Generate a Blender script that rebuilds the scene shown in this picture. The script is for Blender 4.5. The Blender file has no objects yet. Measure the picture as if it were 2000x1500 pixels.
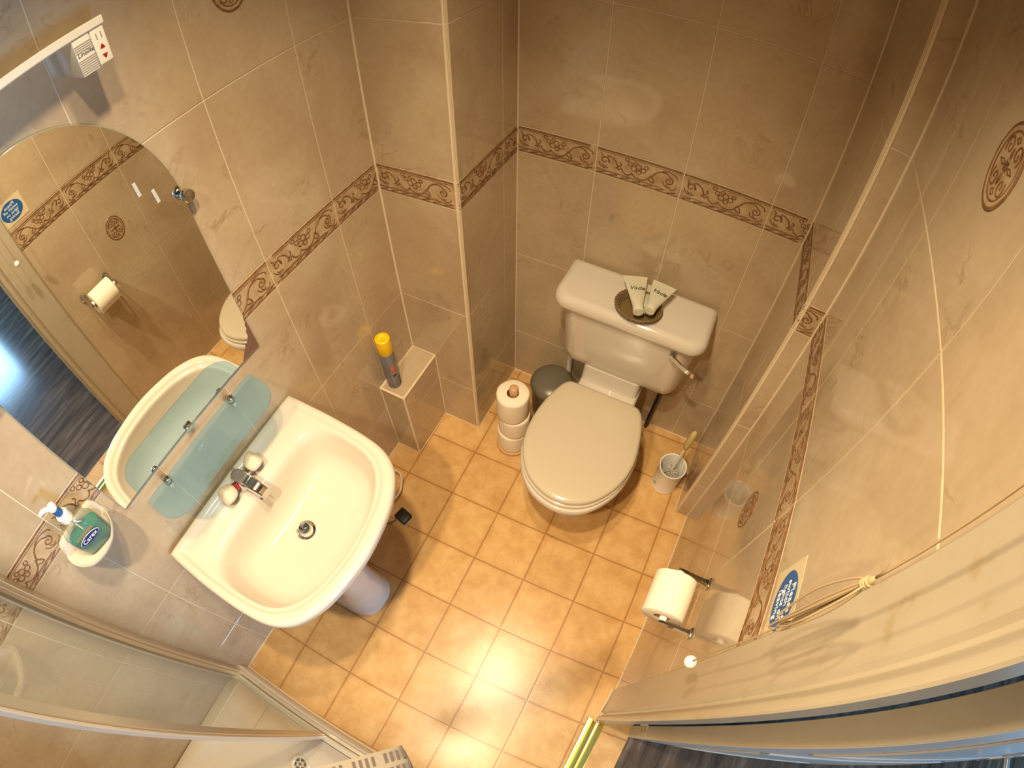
import bpy, bmesh, math, random
from mathutils import Vector, Matrix

random.seed(7)
S = bpy.context.scene
COL = S.collection
PI = math.pi

# ------------------------------------------------------------------ camera
cam_data = bpy.data.cameras.new('camera')
cam = bpy.data.objects.new('camera', cam_data)
COL.objects.link(cam)
S.camera = cam
cam_data.type = 'PANO'
cam_data.sensor_fit = 'HORIZONTAL'
cam_data.sensor_width = 36.0
cam_data.sensor_height = 27.0
cam_data.clip_start = 0.02
cy = cam_data if hasattr(cam_data, 'panorama_type') else cam_data.cycles
cy.panorama_type = 'FISHEYE_LENS_POLYNOMIAL'
cy.fisheye_fov = math.radians(175)
cy.fisheye_polynomial_k0 = 0.0
cy.fisheye_polynomial_k1 = -0.0516118359862767
cy.fisheye_polynomial_k2 = -3.1536342000096975e-05
cy.fisheye_polynomial_k3 = 6.491585108653919e-06
cy.fisheye_polynomial_k4 = -2.06097399097452e-07
R0 = Vector((0.8938161101981572, 0.4484268710256828, 0.002470322317362666))
R1 = Vector((0.3707890097092339, -0.7359456438814024, -0.5664799374477741))
R2 = Vector((-0.2522068029000838, 0.5072448625605818, -0.8240718281659768))
cam.matrix_world = Matrix(((R0.x, -R1.x, -R2.x, 0.584951), (R0.y, -R1.y, -R2.y, -0.462222),
                           (R0.z, -R1.z, -R2.z, 2.002318), (0, 0, 0, 1)))

# ------------------------------------------------------------------ world, exposure
W = bpy.data.worlds.new('world'); S.world = W
W.use_nodes = True
W.node_tree.nodes['Background'].inputs[0].default_value = (0.35, 0.6, 1.0, 1)
W.node_tree.nodes['Background'].inputs[1].default_value = 0.06
S.view_settings.view_transform = 'Standard'
S.view_settings.look = 'None'
S.view_settings.gamma = 1
S.view_settings.use_curve_mapping = False
S.view_settings.exposure = 0.34
S.cycles.max_bounces = 10
S.cycles.diffuse_bounces = 5
S.cycles.glossy_bounces = 6
S.cycles.transmission_bounces = 8
S.cycles.transparent_max_bounces = 12
S.cycles.caustics_reflective = False
S.cycles.caustics_refractive = False
S.cycles.sample_clamp_indirect = 6
S.cycles.use_denoising = True

# ------------------------------------------------------------------ ceiling lamps (out of frame, above)
LAMPS = [((0.30, -0.07, 2.50), 54.0), ((0.36, -0.33, 2.50), 80.0), ((0.32, -0.84, 2.50), 104.0)]
LAMP_COL = (1.0, 0.79, 0.50)
for p, e in LAMPS:
    ld = bpy.data.lights.new('spot_lamp_light', 'SPOT')
    ld.energy = e; ld.color = LAMP_COL
    ld.spot_size = math.radians(105); ld.spot_blend = 1.0; ld.shadow_soft_size = 0.03
    lo = bpy.data.objects.new('spot_lamp_light', ld); COL.objects.link(lo)
    lo.location = p
# daylight that enters through the hallway window
WIN_COL = (0.34, 0.63, 1.0)
WIN_STRENGTH = 34.0

# ------------------------------------------------------------------ materials
def mat(name, col, rough=0.4, metal=0.0, spec=0.5, **kw):
    m = bpy.data.materials.new(name); m.use_nodes = True
    b = m.node_tree.nodes['Principled BSDF']
    b.inputs['Base Color'].default_value = (*col, 1)
    b.inputs['Roughness'].default_value = rough
    b.inputs['Metallic'].default_value = metal
    b.inputs['Specular IOR Level'].default_value = spec
    for k, v in kw.items():
        b.inputs[k].default_value = v
    return m

def nodes(m):
    return m.node_tree.nodes, m.node_tree.links, m.node_tree.nodes['Principled BSDF']

def noise(nt, L, vec, scale, detail=3, dist=0.0, rough=0.5):
    n = nt.new('ShaderNodeTexNoise'); n.inputs['Scale'].default_value = scale
    n.inputs['Detail'].default_value = detail; n.inputs['Distortion'].default_value = dist
    n.inputs['Roughness'].default_value = rough
    L.new(vec, n.inputs['Vector']); return n.outputs['Fac']

def ramp(nt, L, fac, stops):
    r = nt.new('ShaderNodeValToRGB'); L.new(fac, r.inputs['Fac'])
    e = r.color_ramp.elements
    e[0].position, e[0].color = stops[0][0], (*stops[0][1], 1)
    e[1].position, e[1].color = stops[-1][0], (*stops[-1][1], 1)
    for p, c in stops[1:-1]:
        x = e.new(p); x.color = (*c, 1)
    return r.outputs['Color']

def mix(nt, L, fac, a, b, mode='MIX'):
    n = nt.new('ShaderNodeMix'); n.data_type = 'RGBA'; n.blend_type = mode
    for s, v in (('Factor', fac), ('A', a), ('B', b)):
        inp = [i for i in n.inputs if i.name == s and (i.type == 'RGBA' or s == 'Factor' and i.type == 'VALUE')][0]
        if hasattr(v, 'links') or isinstance(v, bpy.types.NodeSocket):
            L.new(v, inp)
        elif isinstance(v, (int, float)):
            inp.default_value = v
        else:
            inp.default_value = (*v, 1)
    return [o for o in n.outputs if o.type == 'RGBA'][0]

def math_n(nt, L, op, a, b=None, c=None):
    n = nt.new('ShaderNodeMath'); n.operation = op
    for i, v in enumerate((a, b, c)):
        if v is None: continue
        if isinstance(v, (int, float)): n.inputs[i].default_value = v
        else: L.new(v, n.inputs[i])
    return n.outputs[0]

def bump(nt, L, b, h, strength, dist=0.001):
    n = nt.new('ShaderNodeBump'); n.inputs['Strength'].default_value = strength
    n.inputs['Distance'].default_value = dist
    L.new(h, n.inputs['Height']); L.new(n.outputs['Normal'], b.inputs['Normal'])

# glazed marble-effect wall tile
TILE = mat('glazed_marble_tile', (0.58, 0.47, 0.36), 0.07, spec=0.6)
nt, L, b = nodes(TILE)
geo = nt.new('ShaderNodeNewGeometry').outputs['Position']
big = noise(nt, L, geo, 5.0, 3, 0.4)
base = ramp(nt, L, big, [(0.3, (0.455, 0.345, 0.225)), (0.5, (0.505, 0.395, 0.265)), (0.72, (0.545, 0.44, 0.305))])
v1 = noise(nt, L, geo, 6.5, 5, 0.7, 0.62)
vein = math_n(nt, L, 'ABSOLUTE', math_n(nt, L, 'SUBTRACT', v1, 0.5))
veinm = ramp(nt, L, vein, [(0.0, (1, 1, 1)), (0.008, (0.5, 0.5, 0.5)), (0.024, (0, 0, 0))])
msk = ramp(nt, L, noise(nt, L, geo, 7.0, 2, 0.0), [(0.52, (0, 0, 0)), (0.68, (1, 1, 1))])
vf = mix(nt, L, 1.0, veinm, msk, 'MULTIPLY')
c2 = mix(nt, L, math_n(nt, L, 'MULTIPLY', vf, 0.62), base, (0.30, 0.20, 0.115))
fine = noise(nt, L, geo, 60.0, 3, 0.0)
c3 = mix(nt, L, 0.22, c2, ramp(nt, L, fine, [(0.3, (0.72, 0.66, 0.6)), (0.7, (1.0, 1.0, 1.0))]), 'MULTIPLY')
L.new(c3, b.inputs['Base Color'])
bump(nt, L, b, noise(nt, L, geo, 14.0, 2), 0.05, 0.002)
GROUT = mat('cream_grout', (0.72, 0.61, 0.45), 0.6, spec=0.3)
TRIMW = mat('cream_plastic_edge_trim', (0.72, 0.60, 0.43), 0.3)
RELIEF = mat('brown_glazed_relief', (0.30, 0.165, 0.08), 0.25)
nt, L, b = nodes(RELIEF)
geo = nt.new('ShaderNodeNewGeometry').outputs['Position']
L.new(ramp(nt, L, noise(nt, L, geo, 60.0, 2), [(0.3, (0.13, 0.055, 0.02)), (0.7, (0.27, 0.14, 0.06))]), b.inputs['Base Color'])
BORD = mat('border_tile_glaze', (0.52, 0.39, 0.27), 0.22)
nt, L, b = nodes(BORD)
geo = nt.new('ShaderNodeNewGeometry').outputs['Position']
L.new(ramp(nt, L, noise(nt, L, geo, 35.0, 3), [(0.3, (0.38, 0.25, 0.13)), (0.7, (0.54, 0.415, 0.27))]), b.inputs['Base Color'])

# sheet vinyl floor: 20 cm squares
FLOOR = mat('ochre_tile_effect_vinyl', (0.7, 0.4, 0.15), 0.27, spec=0.5)
nt, L, b = nodes(FLOOR)
geo = nt.new('ShaderNodeNewGeometry').outputs['Position']
mp = nt.new('ShaderNodeMapping'); mp.inputs['Rotation'].default_value = (0, 0, -0.0255)
L.new(geo, mp.inputs['Vector'])
sx = nt.new('ShaderNodeSeparateXYZ'); L.new(mp.outputs['Vector'], sx.inputs[0])
def linedist(o):
    f = math_n(nt, L, 'FRACT', math_n(nt, L, 'ADD', math_n(nt, L, 'MULTIPLY', o, 1 / 0.2), 50.0))
    return math_n(nt, L, 'MINIMUM', f, math_n(nt, L, 'SUBTRACT', 1.0, f))
ld_ = math_n(nt, L, 'MINIMUM', linedist(sx.outputs[0]), linedist(sx.outputs[1]))
line = ramp(nt, L, ld_, [(0.0, (1, 1, 1)), (0.010, (1, 1, 1)), (0.020, (0, 0, 0))])
edge = ramp(nt, L, ld_, [(0.0, (1, 1, 1)), (0.10, (0, 0, 0))])
cell = nt.new('ShaderNodeTexWhiteNoise'); cell.noise_dimensions = '2D'
fl = nt.new('ShaderNodeVectorMath'); fl.operation = 'FLOOR'
sc = nt.new('ShaderNodeVectorMath'); sc.operation = 'SCALE'; sc.inputs['Scale'].default_value = 5.0
L.new(mp.outputs['Vector'], sc.inputs[0]); L.new(sc.outputs[0], fl.inputs[0]); L.new(fl.outputs[0], cell.inputs['Vector'])
mott = noise(nt, L, geo, 14.0, 5, 0.3, 0.65)
fb = ramp(nt, L, mott, [(0.3, (0.58, 0.33, 0.12)), (0.52, (0.68, 0.42, 0.17)), (0.72, (0.76, 0.51, 0.24))])
fb = mix(nt, L, 0.35, fb, ramp(nt, L, cell.outputs['Value'], [(0.0, (0.78, 0.72, 0.66)), (1.0, (1, 1, 1))]), 'MULTIPLY')
fb = mix(nt, L, math_n(nt, L, 'MULTIPLY', edge, 0.22), fb, (0.50, 0.23, 0.06))
fb = mix(nt, L, math_n(nt, L, 'MULTIPLY', line, 0.62), fb, (0.27, 0.115, 0.025))
L.new(fb, b.inputs['Base Color'])
hh = mix(nt, L, 0.5, noise(nt, L, geo, 160.0, 3), mott)
bump(nt, L, b, math_n(nt, L, 'SUBTRACT', hh, math_n(nt, L, 'MULTIPLY', line, 0.35)), 0.25, 0.0012)

WOOD = mat('dark_wood_plank', (0.1, 0.07, 0.05), 0.17, spec=0.35)
nt, L, b = nodes(WOOD)
geo = nt.new('ShaderNodeNewGeometry').outputs['Position']
s3 = nt.new('ShaderNodeVectorMath'); s3.operation = 'MULTIPLY'; s3.inputs[1].default_value = (1.0, 0.12, 1.0)
L.new(geo, s3.inputs[0])
sx = nt.new('ShaderNodeSeparateXYZ'); L.new(geo, sx.inputs[0])
fr = math_n(nt, L, 'FRACT', math_n(nt, L, 'ADD', math_n(nt, L, 'MULTIPLY', sx.outputs[0], 1 / 0.14), 40.0))
ln = ramp(nt, L, math_n(nt, L, 'MINIMUM', fr, math_n(nt, L, 'SUBTRACT', 1.0, fr)), [(0.0, (1, 1, 1)), (0.015, (0, 0, 0))])
wg = ramp(nt, L, noise(nt, L, s3.outputs[0], 22.0, 6, 0.6, 0.6), [(0.3, (0.035, 0.024, 0.017)), (0.55, (0.12, 0.085, 0.06)), (0.75, (0.25, 0.19, 0.135))])
L.new(mix(nt, L, math_n(nt, L, 'MULTIPLY', ln, 0.8), wg, (0.02, 0.014, 0.01)), b.inputs['Base Color'])

CERAM = mat('champagne_porcelain', (0.62, 0.565, 0.49), 0.08, spec=0.6)
CERAM2 = mat('cream_seat_plastic', (0.55, 0.475, 0.36), 0.2)
WHITEP = mat('ivory_plastic', (0.80, 0.74, 0.60), 0.3)
WHITE = mat('white_plastic', (0.82, 0.80, 0.76), 0.35)
GLOSSP = mat('cream_gloss_paint', (0.70, 0.575, 0.385), 0.28)
nt, L, b = nodes(GLOSSP)
geo = nt.new('ShaderNodeNewGeometry').outputs['Position']
L.new(ramp(nt, L, noise(nt, L, geo, 18.0, 4), [(0.28, (0.40, 0.32, 0.20)), (0.36, (0.44, 0.375, 0.275)), (0.8, (0.47, 0.405, 0.30))]), b.inputs['Base Color'])
DOORW = mat('white_door_paint', (0.62, 0.60, 0.56), 0.25)
CHROME = mat('chrome', (0.62, 0.62, 0.62), 0.08, 1.0)
BRUSHC = mat('aluminium_profile', (0.66, 0.60, 0.50), 0.35, 0.7)
BRUSHL = mat('pale_aluminium', (0.74, 0.70, 0.60), 0.32, 0.4)
DARK = mat('dark_rubber_seal', (0.10, 0.08, 0.055), 0.5)
BLACK = mat('black_plastic', (0.012, 0.011, 0.011), 0.35)
PAPER = mat('toilet_tissue', (0.84, 0.76, 0.62), 0.9, spec=0.1)
nt, L, b = nodes(PAPER)
geo = nt.new('ShaderNodeNewGeometry').outputs['Position']
bump(nt, L, b, noise(nt, L, geo, 300.0, 2), 0.35, 0.001)
CARD = mat('brown_cardboard_core', (0.32, 0.19, 0.10), 0.8)
PINE = mat('pale_pine_wood', (0.62, 0.36, 0.17), 0.45)
nt, L, b = nodes(PINE)
geo = nt.new('ShaderNodeNewGeometry').outputs['Position']
L.new(ramp(nt, L, noise(nt, L, geo, 40.0, 4, 1.0), [(0.3, (0.52, 0.28, 0.12)), (0.7, (0.68, 0.42, 0.22))]), b.inputs['Base Color'])
BRASS = mat('polished_brass', (0.95, 0.62, 0.12), 0.16, 1.0)
WICK = mat('woven_wicker', (0.17, 0.105, 0.04), 0.5)
YEL = mat('yellow_plastic_cap', (0.90, 0.58, 0.01), 0.35)
CANG = mat('grey_blue_can_metal', (0.22, 0.23, 0.29), 0.35, 0.3)
CAND = mat('dark_can_print', (0.035, 0.04, 0.08), 0.35)
REDM = mat('red_print', (0.30, 0.012, 0.012), 0.35)
SALMON = mat('orange_red_print', (0.62, 0.13, 0.07), 0.4)
BLUEM = mat('blue_print', (0.008, 0.10, 0.34), 0.4)
NAVY = mat('navy_print', (0.01, 0.03, 0.17), 0.4)
INK = mat('dark_ink', (0.05, 0.045, 0.04), 0.5)
GINK = mat('grey_ink', (0.30, 0.27, 0.23), 0.5)
CREAMW = mat('white_lettering', (0.85, 0.86, 0.85), 0.5)
CORD = mat('cream_pull_cord', (0.40, 0.29, 0.16), 0.8)
BROWNP = mat('brown_mirror_backing', (0.17, 0.085, 0.055), 0.6)
MIRR = mat('mirror_silvering', (0.90, 0.91, 0.88), 0.0, 1.0)
MIRE = mat('green_glass_edge', (0.30, 0.36, 0.30), 0.15)
GREYB = mat('grey_bin_plastic', (0.15, 0.135, 0.10), 0.3)
CEILM = mat('white_ceiling_paint', (0.72, 0.68, 0.60), 0.8)
HALLW = mat('hall_wall_paint', (0.42, 0.44, 0.48), 0.8)
STRAPM = mat('beige_strap_cloth', (0.20, 0.175, 0.14), 0.85, spec=0.1)
STRAPB = mat('blue_strap_lining', (0.10, 0.19, 0.27), 0.7)
STRAPD = mat('grey_brown_dash_print', (0.075, 0.055, 0.055), 0.85)
LEATH = mat('brown_leather', (0.28, 0.13, 0.05), 0.5)
PADM = mat('grey_white_foam', (0.55, 0.55, 0.52), 0.6)
TUBEM = mat('cream_sachet_plastic', (0.62, 0.60, 0.47), 0.35)
GRIP = mat('yellowed_plastic_grip', (0.55, 0.46, 0.20), 0.45)
BRIS = mat('white_bristles', (0.66, 0.62, 0.55), 0.7)
FROST = mat('opal_diffuser', (0.5, 0.5, 0.48), 0.4)
STICK = mat('clear_sticker_film', (0.66, 0.55, 0.36), 0.2)

def glass(name, tint, refl_rough=0.0, haze=0.0, hazecol=(0.8, 0.8, 0.75)):
    m = bpy.data.materials.new(name); m.use_nodes = True
    nt, L = m.node_tree.nodes, m.node_tree.links
    nt.remove(nt['Principled BSDF'])
    out = nt['Material Output']
    tr = nt.new('ShaderNodeBsdfTransparent'); tr.inputs[0].default_value = (*tint, 1)
    gl = nt.new('ShaderNodeBsdfGlossy'); gl.inputs['Roughness'].default_value = refl_rough
    df = nt.new('ShaderNodeBsdfDiffuse'); df.inputs[0].default_value = (*hazecol, 1)
    ge = nt.new('ShaderNodeNewGeometry'); dp = nt.new('ShaderNodeVectorMath'); dp.operation = 'DOT_PRODUCT'
    L.new(ge.outputs['Incoming'], dp.inputs[0]); L.new(ge.outputs['Normal'], dp.inputs[1])
    ca = math_n(nt, L, 'SUBTRACT', 1.0, math_n(nt, L, 'ABSOLUTE', dp.outputs['Value']))
    fres = math_n(nt, L, 'MULTIPLY_ADD', math_n(nt, L, 'POWER', ca, 5.0), 0.9, 0.035)
    m1 = nt.new('ShaderNodeMixShader'); m1.inputs[0].default_value = haze
    L.new(tr.outputs[0], m1.inputs[1]); L.new(df.outputs[0], m1.inputs[2])
    m2 = nt.new('ShaderNodeMixShader'); L.new(fres, m2.inputs[0])
    L.new(m1.outputs[0], m2.inputs[1]); L.new(gl.outputs[0], m2.inputs[2])
    L.new(m2.outputs[0], out.inputs[0])
    return m
SHELFG = glass('blue_tinted_glass', (0.74, 0.86, 0.93), 0.0, 0.16, (0.34, 0.50, 0.56))
SCREENG = glass('clear_shower_glass', (0.965, 0.985, 0.955), 0.0, 0.03, (0.75, 0.78, 0.6))
BOTG = glass('clear_bottle_plastic', (0.86, 0.90, 0.86), 0.05, 0.08)
TEAL = mat('teal_liquid_soap', (0.0, 0.24, 0.20), 0.12, **{'Transmission Weight': 0.25})
KNOBP = mat('translucent_ivory_acrylic', (0.72, 0.60, 0.42), 0.12, **{'Subsurface Weight': 0.3})

# ------------------------------------------------------------------ mesh helpers
class MB:
    def __init__(self):
        self.bm = bmesh.new(); self.mats = []
    def mi(self, m):
        if m not in self.mats: self.mats.append(m)
        return self.mats.index(m)
    def face(self, pts, m, smooth=False):
        vs = [self.bm.verts.new(p) for p in pts]
        f = self.bm.faces.new(vs); f.material_index = self.mi(m); f.smooth = smooth
        return f
    def box(self, x0, y0, z0, x1, y1, z1, m, M=None, bev=0.0, seg=2):
        b2 = bmesh.new()
        bmesh.ops.create_cube(b2, size=1.0)
        for v in b2.verts:
            v.co = Vector(((x0 + x1) / 2 + v.co.x * (x1 - x0), (y0 + y1) / 2 + v.co.y * (y1 - y0), (z0 + z1) / 2 + v.co.z * (z1 - z0)))
        if bev > 0:
            bmesh.ops.bevel(b2, geom=b2.edges[:], offset=bev, segments=seg, profile=0.5, affect='EDGES')
        self.merge(b2, m, M, smooth=bev > 0)
    def merge(self, b2, m, M=None, smooth=True):
        idx = self.mi(m); mp = {}
        for v in b2.verts:
            mp[v] = self.bm.verts.new(M @ v.co if M else v.co)
        for f in b2.faces:
            try:
                nf = self.bm.faces.new([mp[v] for v in f.verts]); nf.material_index = idx; nf.smooth = smooth
            except ValueError:
                pass
        b2.free()
    def loft(self, rings, m, cap0=True, cap1=True, closed=True, smooth=True, M=None):
        idx = self.mi(m)
        R = [[self.bm.verts.new(M @ Vector(p) if M else p) for p in r] for r in rings]
        n = len(R[0])
        for a, b_ in zip(R[:-1], R[1:]):
            for i in range(n if closed else n - 1):
                j = (i + 1) % n
                f = self.bm.faces.new((a[i], a[j], b_[j], b_[i])); f.material_index = idx; f.smooth = smooth
        for flag, r in ((cap0, R[0][::-1]), (cap1, R[-1])):
            if flag and closed:
                f = self.bm.faces.new(r); f.material_index = idx; f.smooth = smooth
    def lathe(self, prof, m, n=32, M=None, smooth=True):
        # prof: list of (r, z)
        rings = [[(max(r, 1e-5) * math.cos(2 * PI * i / n), max(r, 1e-5) * math.sin(2 * PI * i / n), z) for i in range(n)] for r, z in prof]
        self.loft(rings, m, True, True, True, smooth, M)
    def tube(self, pts, r, m, n=8, caps=True, M=None):
        pts = [Vector(p) for p in pts]
        rings = []; up = None
        for i, p in enumerate(pts):
            t = (pts[min(i + 1, len(pts) - 1)] - pts[max(i - 1, 0)]).normalized()
            if up is None:
                up = Vector((0, 0, 1)) if abs(t.z) < 0.9 else Vector((1, 0, 0))
            s = t.cross(up).normalized(); up = s.cross(t).normalized()
            rr = r[i] if isinstance(r, (list, tuple)) else r
            rings.append([p + rr * (math.cos(2 * PI * k / n) * s + math.sin(2 * PI * k / n) * up) for k in range(n)])
        self.loft(rings, m, caps, caps, True, True, M)
    def build(self, name, parent=None, loc=None, sharp=35, kind=None, label=None, cat=None, group=None, recalc=True):
        if recalc:
            bmesh.ops.recalc_face_normals(self.bm, faces=self.bm.faces[:])
        me = bpy.data.meshes.new(name); 
        if loc is not None:
            bmesh.ops.translate(self.bm, verts=self.bm.verts[:], vec=-Vector(loc))
        self.bm.to_mesh(me); self.bm.free()
        for m in self.mats: me.materials.append(m)
        if sharp: me.set_sharp_from_angle(angle=math.radians(sharp))
        o = bpy.data.objects.new(name, me); COL.objects.link(o)
        if loc is not None: o.location = loc
        if parent: 
            o.parent = parent
            if loc is None:
                o.matrix_parent_inverse = parent_world(parent).inverted()
            else:
                o.matrix_parent_inverse = parent_world(parent).inverted()
        tag(o, label, cat, group, kind)
        return o

def parent_world(o):
    m = Matrix.LocRotScale(o.location, o.rotation_euler, o.scale)
    if o.parent: m = parent_world(o.parent) @ o.matrix_parent_inverse @ m
    return m

def tag(o, label=None, cat=None, group=None, kind=None):
    if label: o['label'] = label
    if cat: o['category'] = cat
    if group: o['group'] = group
    if kind: o['kind'] = kind
    return o

def thing(name, loc, label, cat, group=None):
    o = bpy.data.objects.new(name, None); COL.objects.link(o)
    o.location = loc; o.empty_display_size = 0.05
    return tag(o, label, cat, group)

def dup(root, delta, label=None):
    r = root.copy(); COL.objects.link(r); r.location = root.location + Vector(delta)
    if label: r['label'] = label
    def rec(src, dst):
        for ch in src.children:
            c = ch.copy(); COL.objects.link(c); c.parent = dst
            rec(ch, c)
    rec(root, r)
    return r

def spline(ctrl, n, closed=True):
    P = [Vector(p) for p in ctrl]; N = len(P); out = []
    segs = N if closed else N - 1
    for s in range(segs):
        p0, p1, p2, p3 = (P[(s - 1) % N], P[s], P[(s + 1) % N], P[(s + 2) % N]) if closed else (P[max(s - 1, 0)], P[s], P[s + 1], P[min(s + 2, N - 1)])
        for k in range(n):
            t = k / n
            out.append(0.5 * ((2 * p1) + (-p0 + p2) * t + (2 * p0 - 5 * p1 + 4 * p2 - p3) * t * t + (-p0 + 3 * p1 - 3 * p2 + p3) * t ** 3))
    if not closed: out.append(P[-1])
    return out

def rrect(x0, x1, y0, y1, z, rad, n=6):
    if not isinstance(rad, (list, tuple)): rad = [rad] * 4
    pts = []
    for (cx, cy_, a0, r) in ((x1 - rad[0], y1 - rad[0], 0, rad[0]), (x0 + rad[1], y1 - rad[1], 90, rad[1]),
                             (x0 + rad[2], y0 + rad[2], 180, rad[2]), (x1 - rad[3], y0 + rad[3], 270, rad[3])):
        for k in range(n + 1):
            a = math.radians(a0 + 90 * k / n)
            pts.append((cx + r * math.cos(a), cy_ + r * math.sin(a), z))
    return pts

def text_mesh(body, size, m, name, M, parent, ext=0.0002, align='CENTER', font_shear=0.0, label=None, sx=1.0):
    cu = bpy.data.curves.new('lettering', 'FONT'); cu.body = body; cu.size = size
    cu.align_x = align; cu.align_y = 'CENTER'; cu.extrude = ext; cu.shear = font_shear; cu.resolution_u = 3
    ob = bpy.data.objects.new('lettering_tmp', cu); COL.objects.link(ob)
    dg = bpy.context.evaluated_depsgraph_get(); dg.update()
    me = bpy.data.meshes.new_from_object(ob.evaluated_get(dg))
    bpy.data.objects.remove(ob); bpy.data.curves.remove(cu)
    me.transform(M @ Matrix.Diagonal((sx, 1, 1, 1))); me.name = name
    me.materials.clear(); me.materials.append(m)
    o = bpy.data.objects.new(name, me); COL.objects.link(o)
    if parent:
        o.parent = parent; o.matrix_parent_inverse = parent_world(parent).inverted()
    if label: o['label'] = label
    return o

def basis(o, x, y, z):
    x, y, z = Vector(x).normalized(), Vector(y).normalized(), Vector(z).normalized()
    return Matrix(((x.x, y.x, z.x, o[0]), (x.y, y.y, z.y, o[1]), (x.z, y.z, z.z, o[2]), (0, 0, 0, 1)))

# ------------------------------------------------------------------ room shell
CEIL = 2.60
ZB, ZT = 1.1166, 1.2058
ZJ = [-0.15, 0.272, 0.694, ZB, ZT, 1.6236, 2.0414, 2.4592, 2.9]
XL = lambda y: -0.3208 + 0.0131 * y
XR = lambda y: 0.8746 + 0.0052 * y
GW = 0.0030

def scroll_strokes():
    """one border tile: strokes in tile units (u 0..1 along 0.25 m, v 0..1 over 0.089 m)"""
    st = []
    def spiral(cx, cy_, r0, r1, a0, a1, n=16):
        return [(cx + (r0 + (r1 - r0) * k / n) * 0.356 * math.cos(math.radians(a0 + (a1 - a0) * k / n)),
                 cy_ + (r0 + (r1 - r0) * k / n) * math.sin(math.radians(a0 + (a1 - a0) * k / n))) for k in range(n + 1)]
    w = 0.0043
    st.append((spiral(0.10, 0.56, 0.04, 0.16, 0, -380) + [(0.13, 0.76), (0.19, 0.72), (0.24, 0.58), (0.255, 0.42), (0.23, 0.36)], w))
    st.append(([(0.255, 0.42), (0.285, 0.50), (0.30, 0.58), (0.28, 0.64)], w))
    st.append(([(0.25, 0.40), (0.275, 0.34), (0.30, 0.44), (0.33, 0.30), (0.38, 0.24), (0.42, 0.29), (0.43, 0.38)], w))
    st.append(([(0.43, 0.36), (0.47, 0.26), (0.53, 0.21), (0.59, 0.25), (0.63, 0.36), (0.66, 0.50)], w))
    st.append(([(0.63, 0.34), (0.66, 0.27), (0.70, 0.25), (0.685, 0.38), (0.66, 0.46)], w))
    st.append(([(0.67, 0.48), (0.71, 0.66), (0.77, 0.75), (0.84, 0.74), (0.885, 0.62)] + spiral(0.865, 0.50, 0.15, 0.03, 60, -380), w))
    st.append(([(0.77, 0.78), (0.84, 0.83), (0.90, 0.80), (0.95, 0.72), (0.955, 0.64)], w * 0.9))
    st.append(([(0.80, 0.42), (0.82, 0.30), (0.87, 0.24), (0.90, 0.30)], w * 0.8))
    st.append(([(0.84, 0.36), (0.90, 0.20), (0.95, 0.24), (0.96, 0.34)], w * 0.8))
    st.append(([(0.04, 0.82), (0.07, 0.74), (0.06, 0.66)], w * 0.9))
    st.append(([(0.03, 0.46), (0.05, 0.34), (0.10, 0.26), (0.15, 0.30)], w * 0.8))
    st.append(([(0.07, 0.40), (0.09, 0.32), (0.13, 0.34)], w * 0.8))
    for cx, cy_, r in ((0.45, 0.55, .09), (0.40, 0.68, .07), (0.36, 0.82, .06), (0.50, 0.66, .09), (0.56, 0.58, .08), (0.51, 0.46, .07), (0.59, 0.72, .06), (0.46, 0.76, .06)):
        st.append((spiral(cx, cy_, r, r, 0, 360, 10), w * 0.75))
    st.append(([(0.0, 0.955), (1.0, 0.955)], 0.0058))
    st.append(([(0.0, 0.885), (1.0, 0.885)], 0.0012))
    st.append(([(0.0, 0.025), (1.0, 0.025)], 0.0038))
    st.append(([(0.0, 0.185), (0.80, 0.185)], 0.0016))
    st.append(([(0.0, 0.150), (1.0, 0.150)], 0.0010))
    for k in range(7):
        u = 0.03 + k * 0.14
        st.append(([(u, 0.06), (u + 0.05, 0.085), (u + 0.10, 0.12)], 0.0040))
    return st
STROKES = scroll_strokes()

def ribbon(mb, pts, width, m, h=0.0012):
    n = len(pts)
    L_, C_, R_ = [], [], []
    for i, (p, nrm) in enumerate(pts):
        t = (pts[min(i + 1, n - 1)][0] - pts[max(i - 1, 0)][0])
        if t.length < 1e-7: t = Vector((0, 0, 1))
        s = t.normalized().cross(nrm)
        w = width * 0.5
        L_.append(mb.bm.verts.new(p + s * w)); C_.append(mb.bm.verts.new(p + nrm * h)); R_.append(mb.bm.verts.new(p - s * w))
    idx = mb.mi(m)
    for i in range(n - 1):
        for a, b_ in ((L_, C_), (C_, R_)):
            f = mb.bm.faces.new((a[i], a[i + 1], b_[i + 1], b_[i])); f.material_index = idx; f.smooth = True

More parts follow.
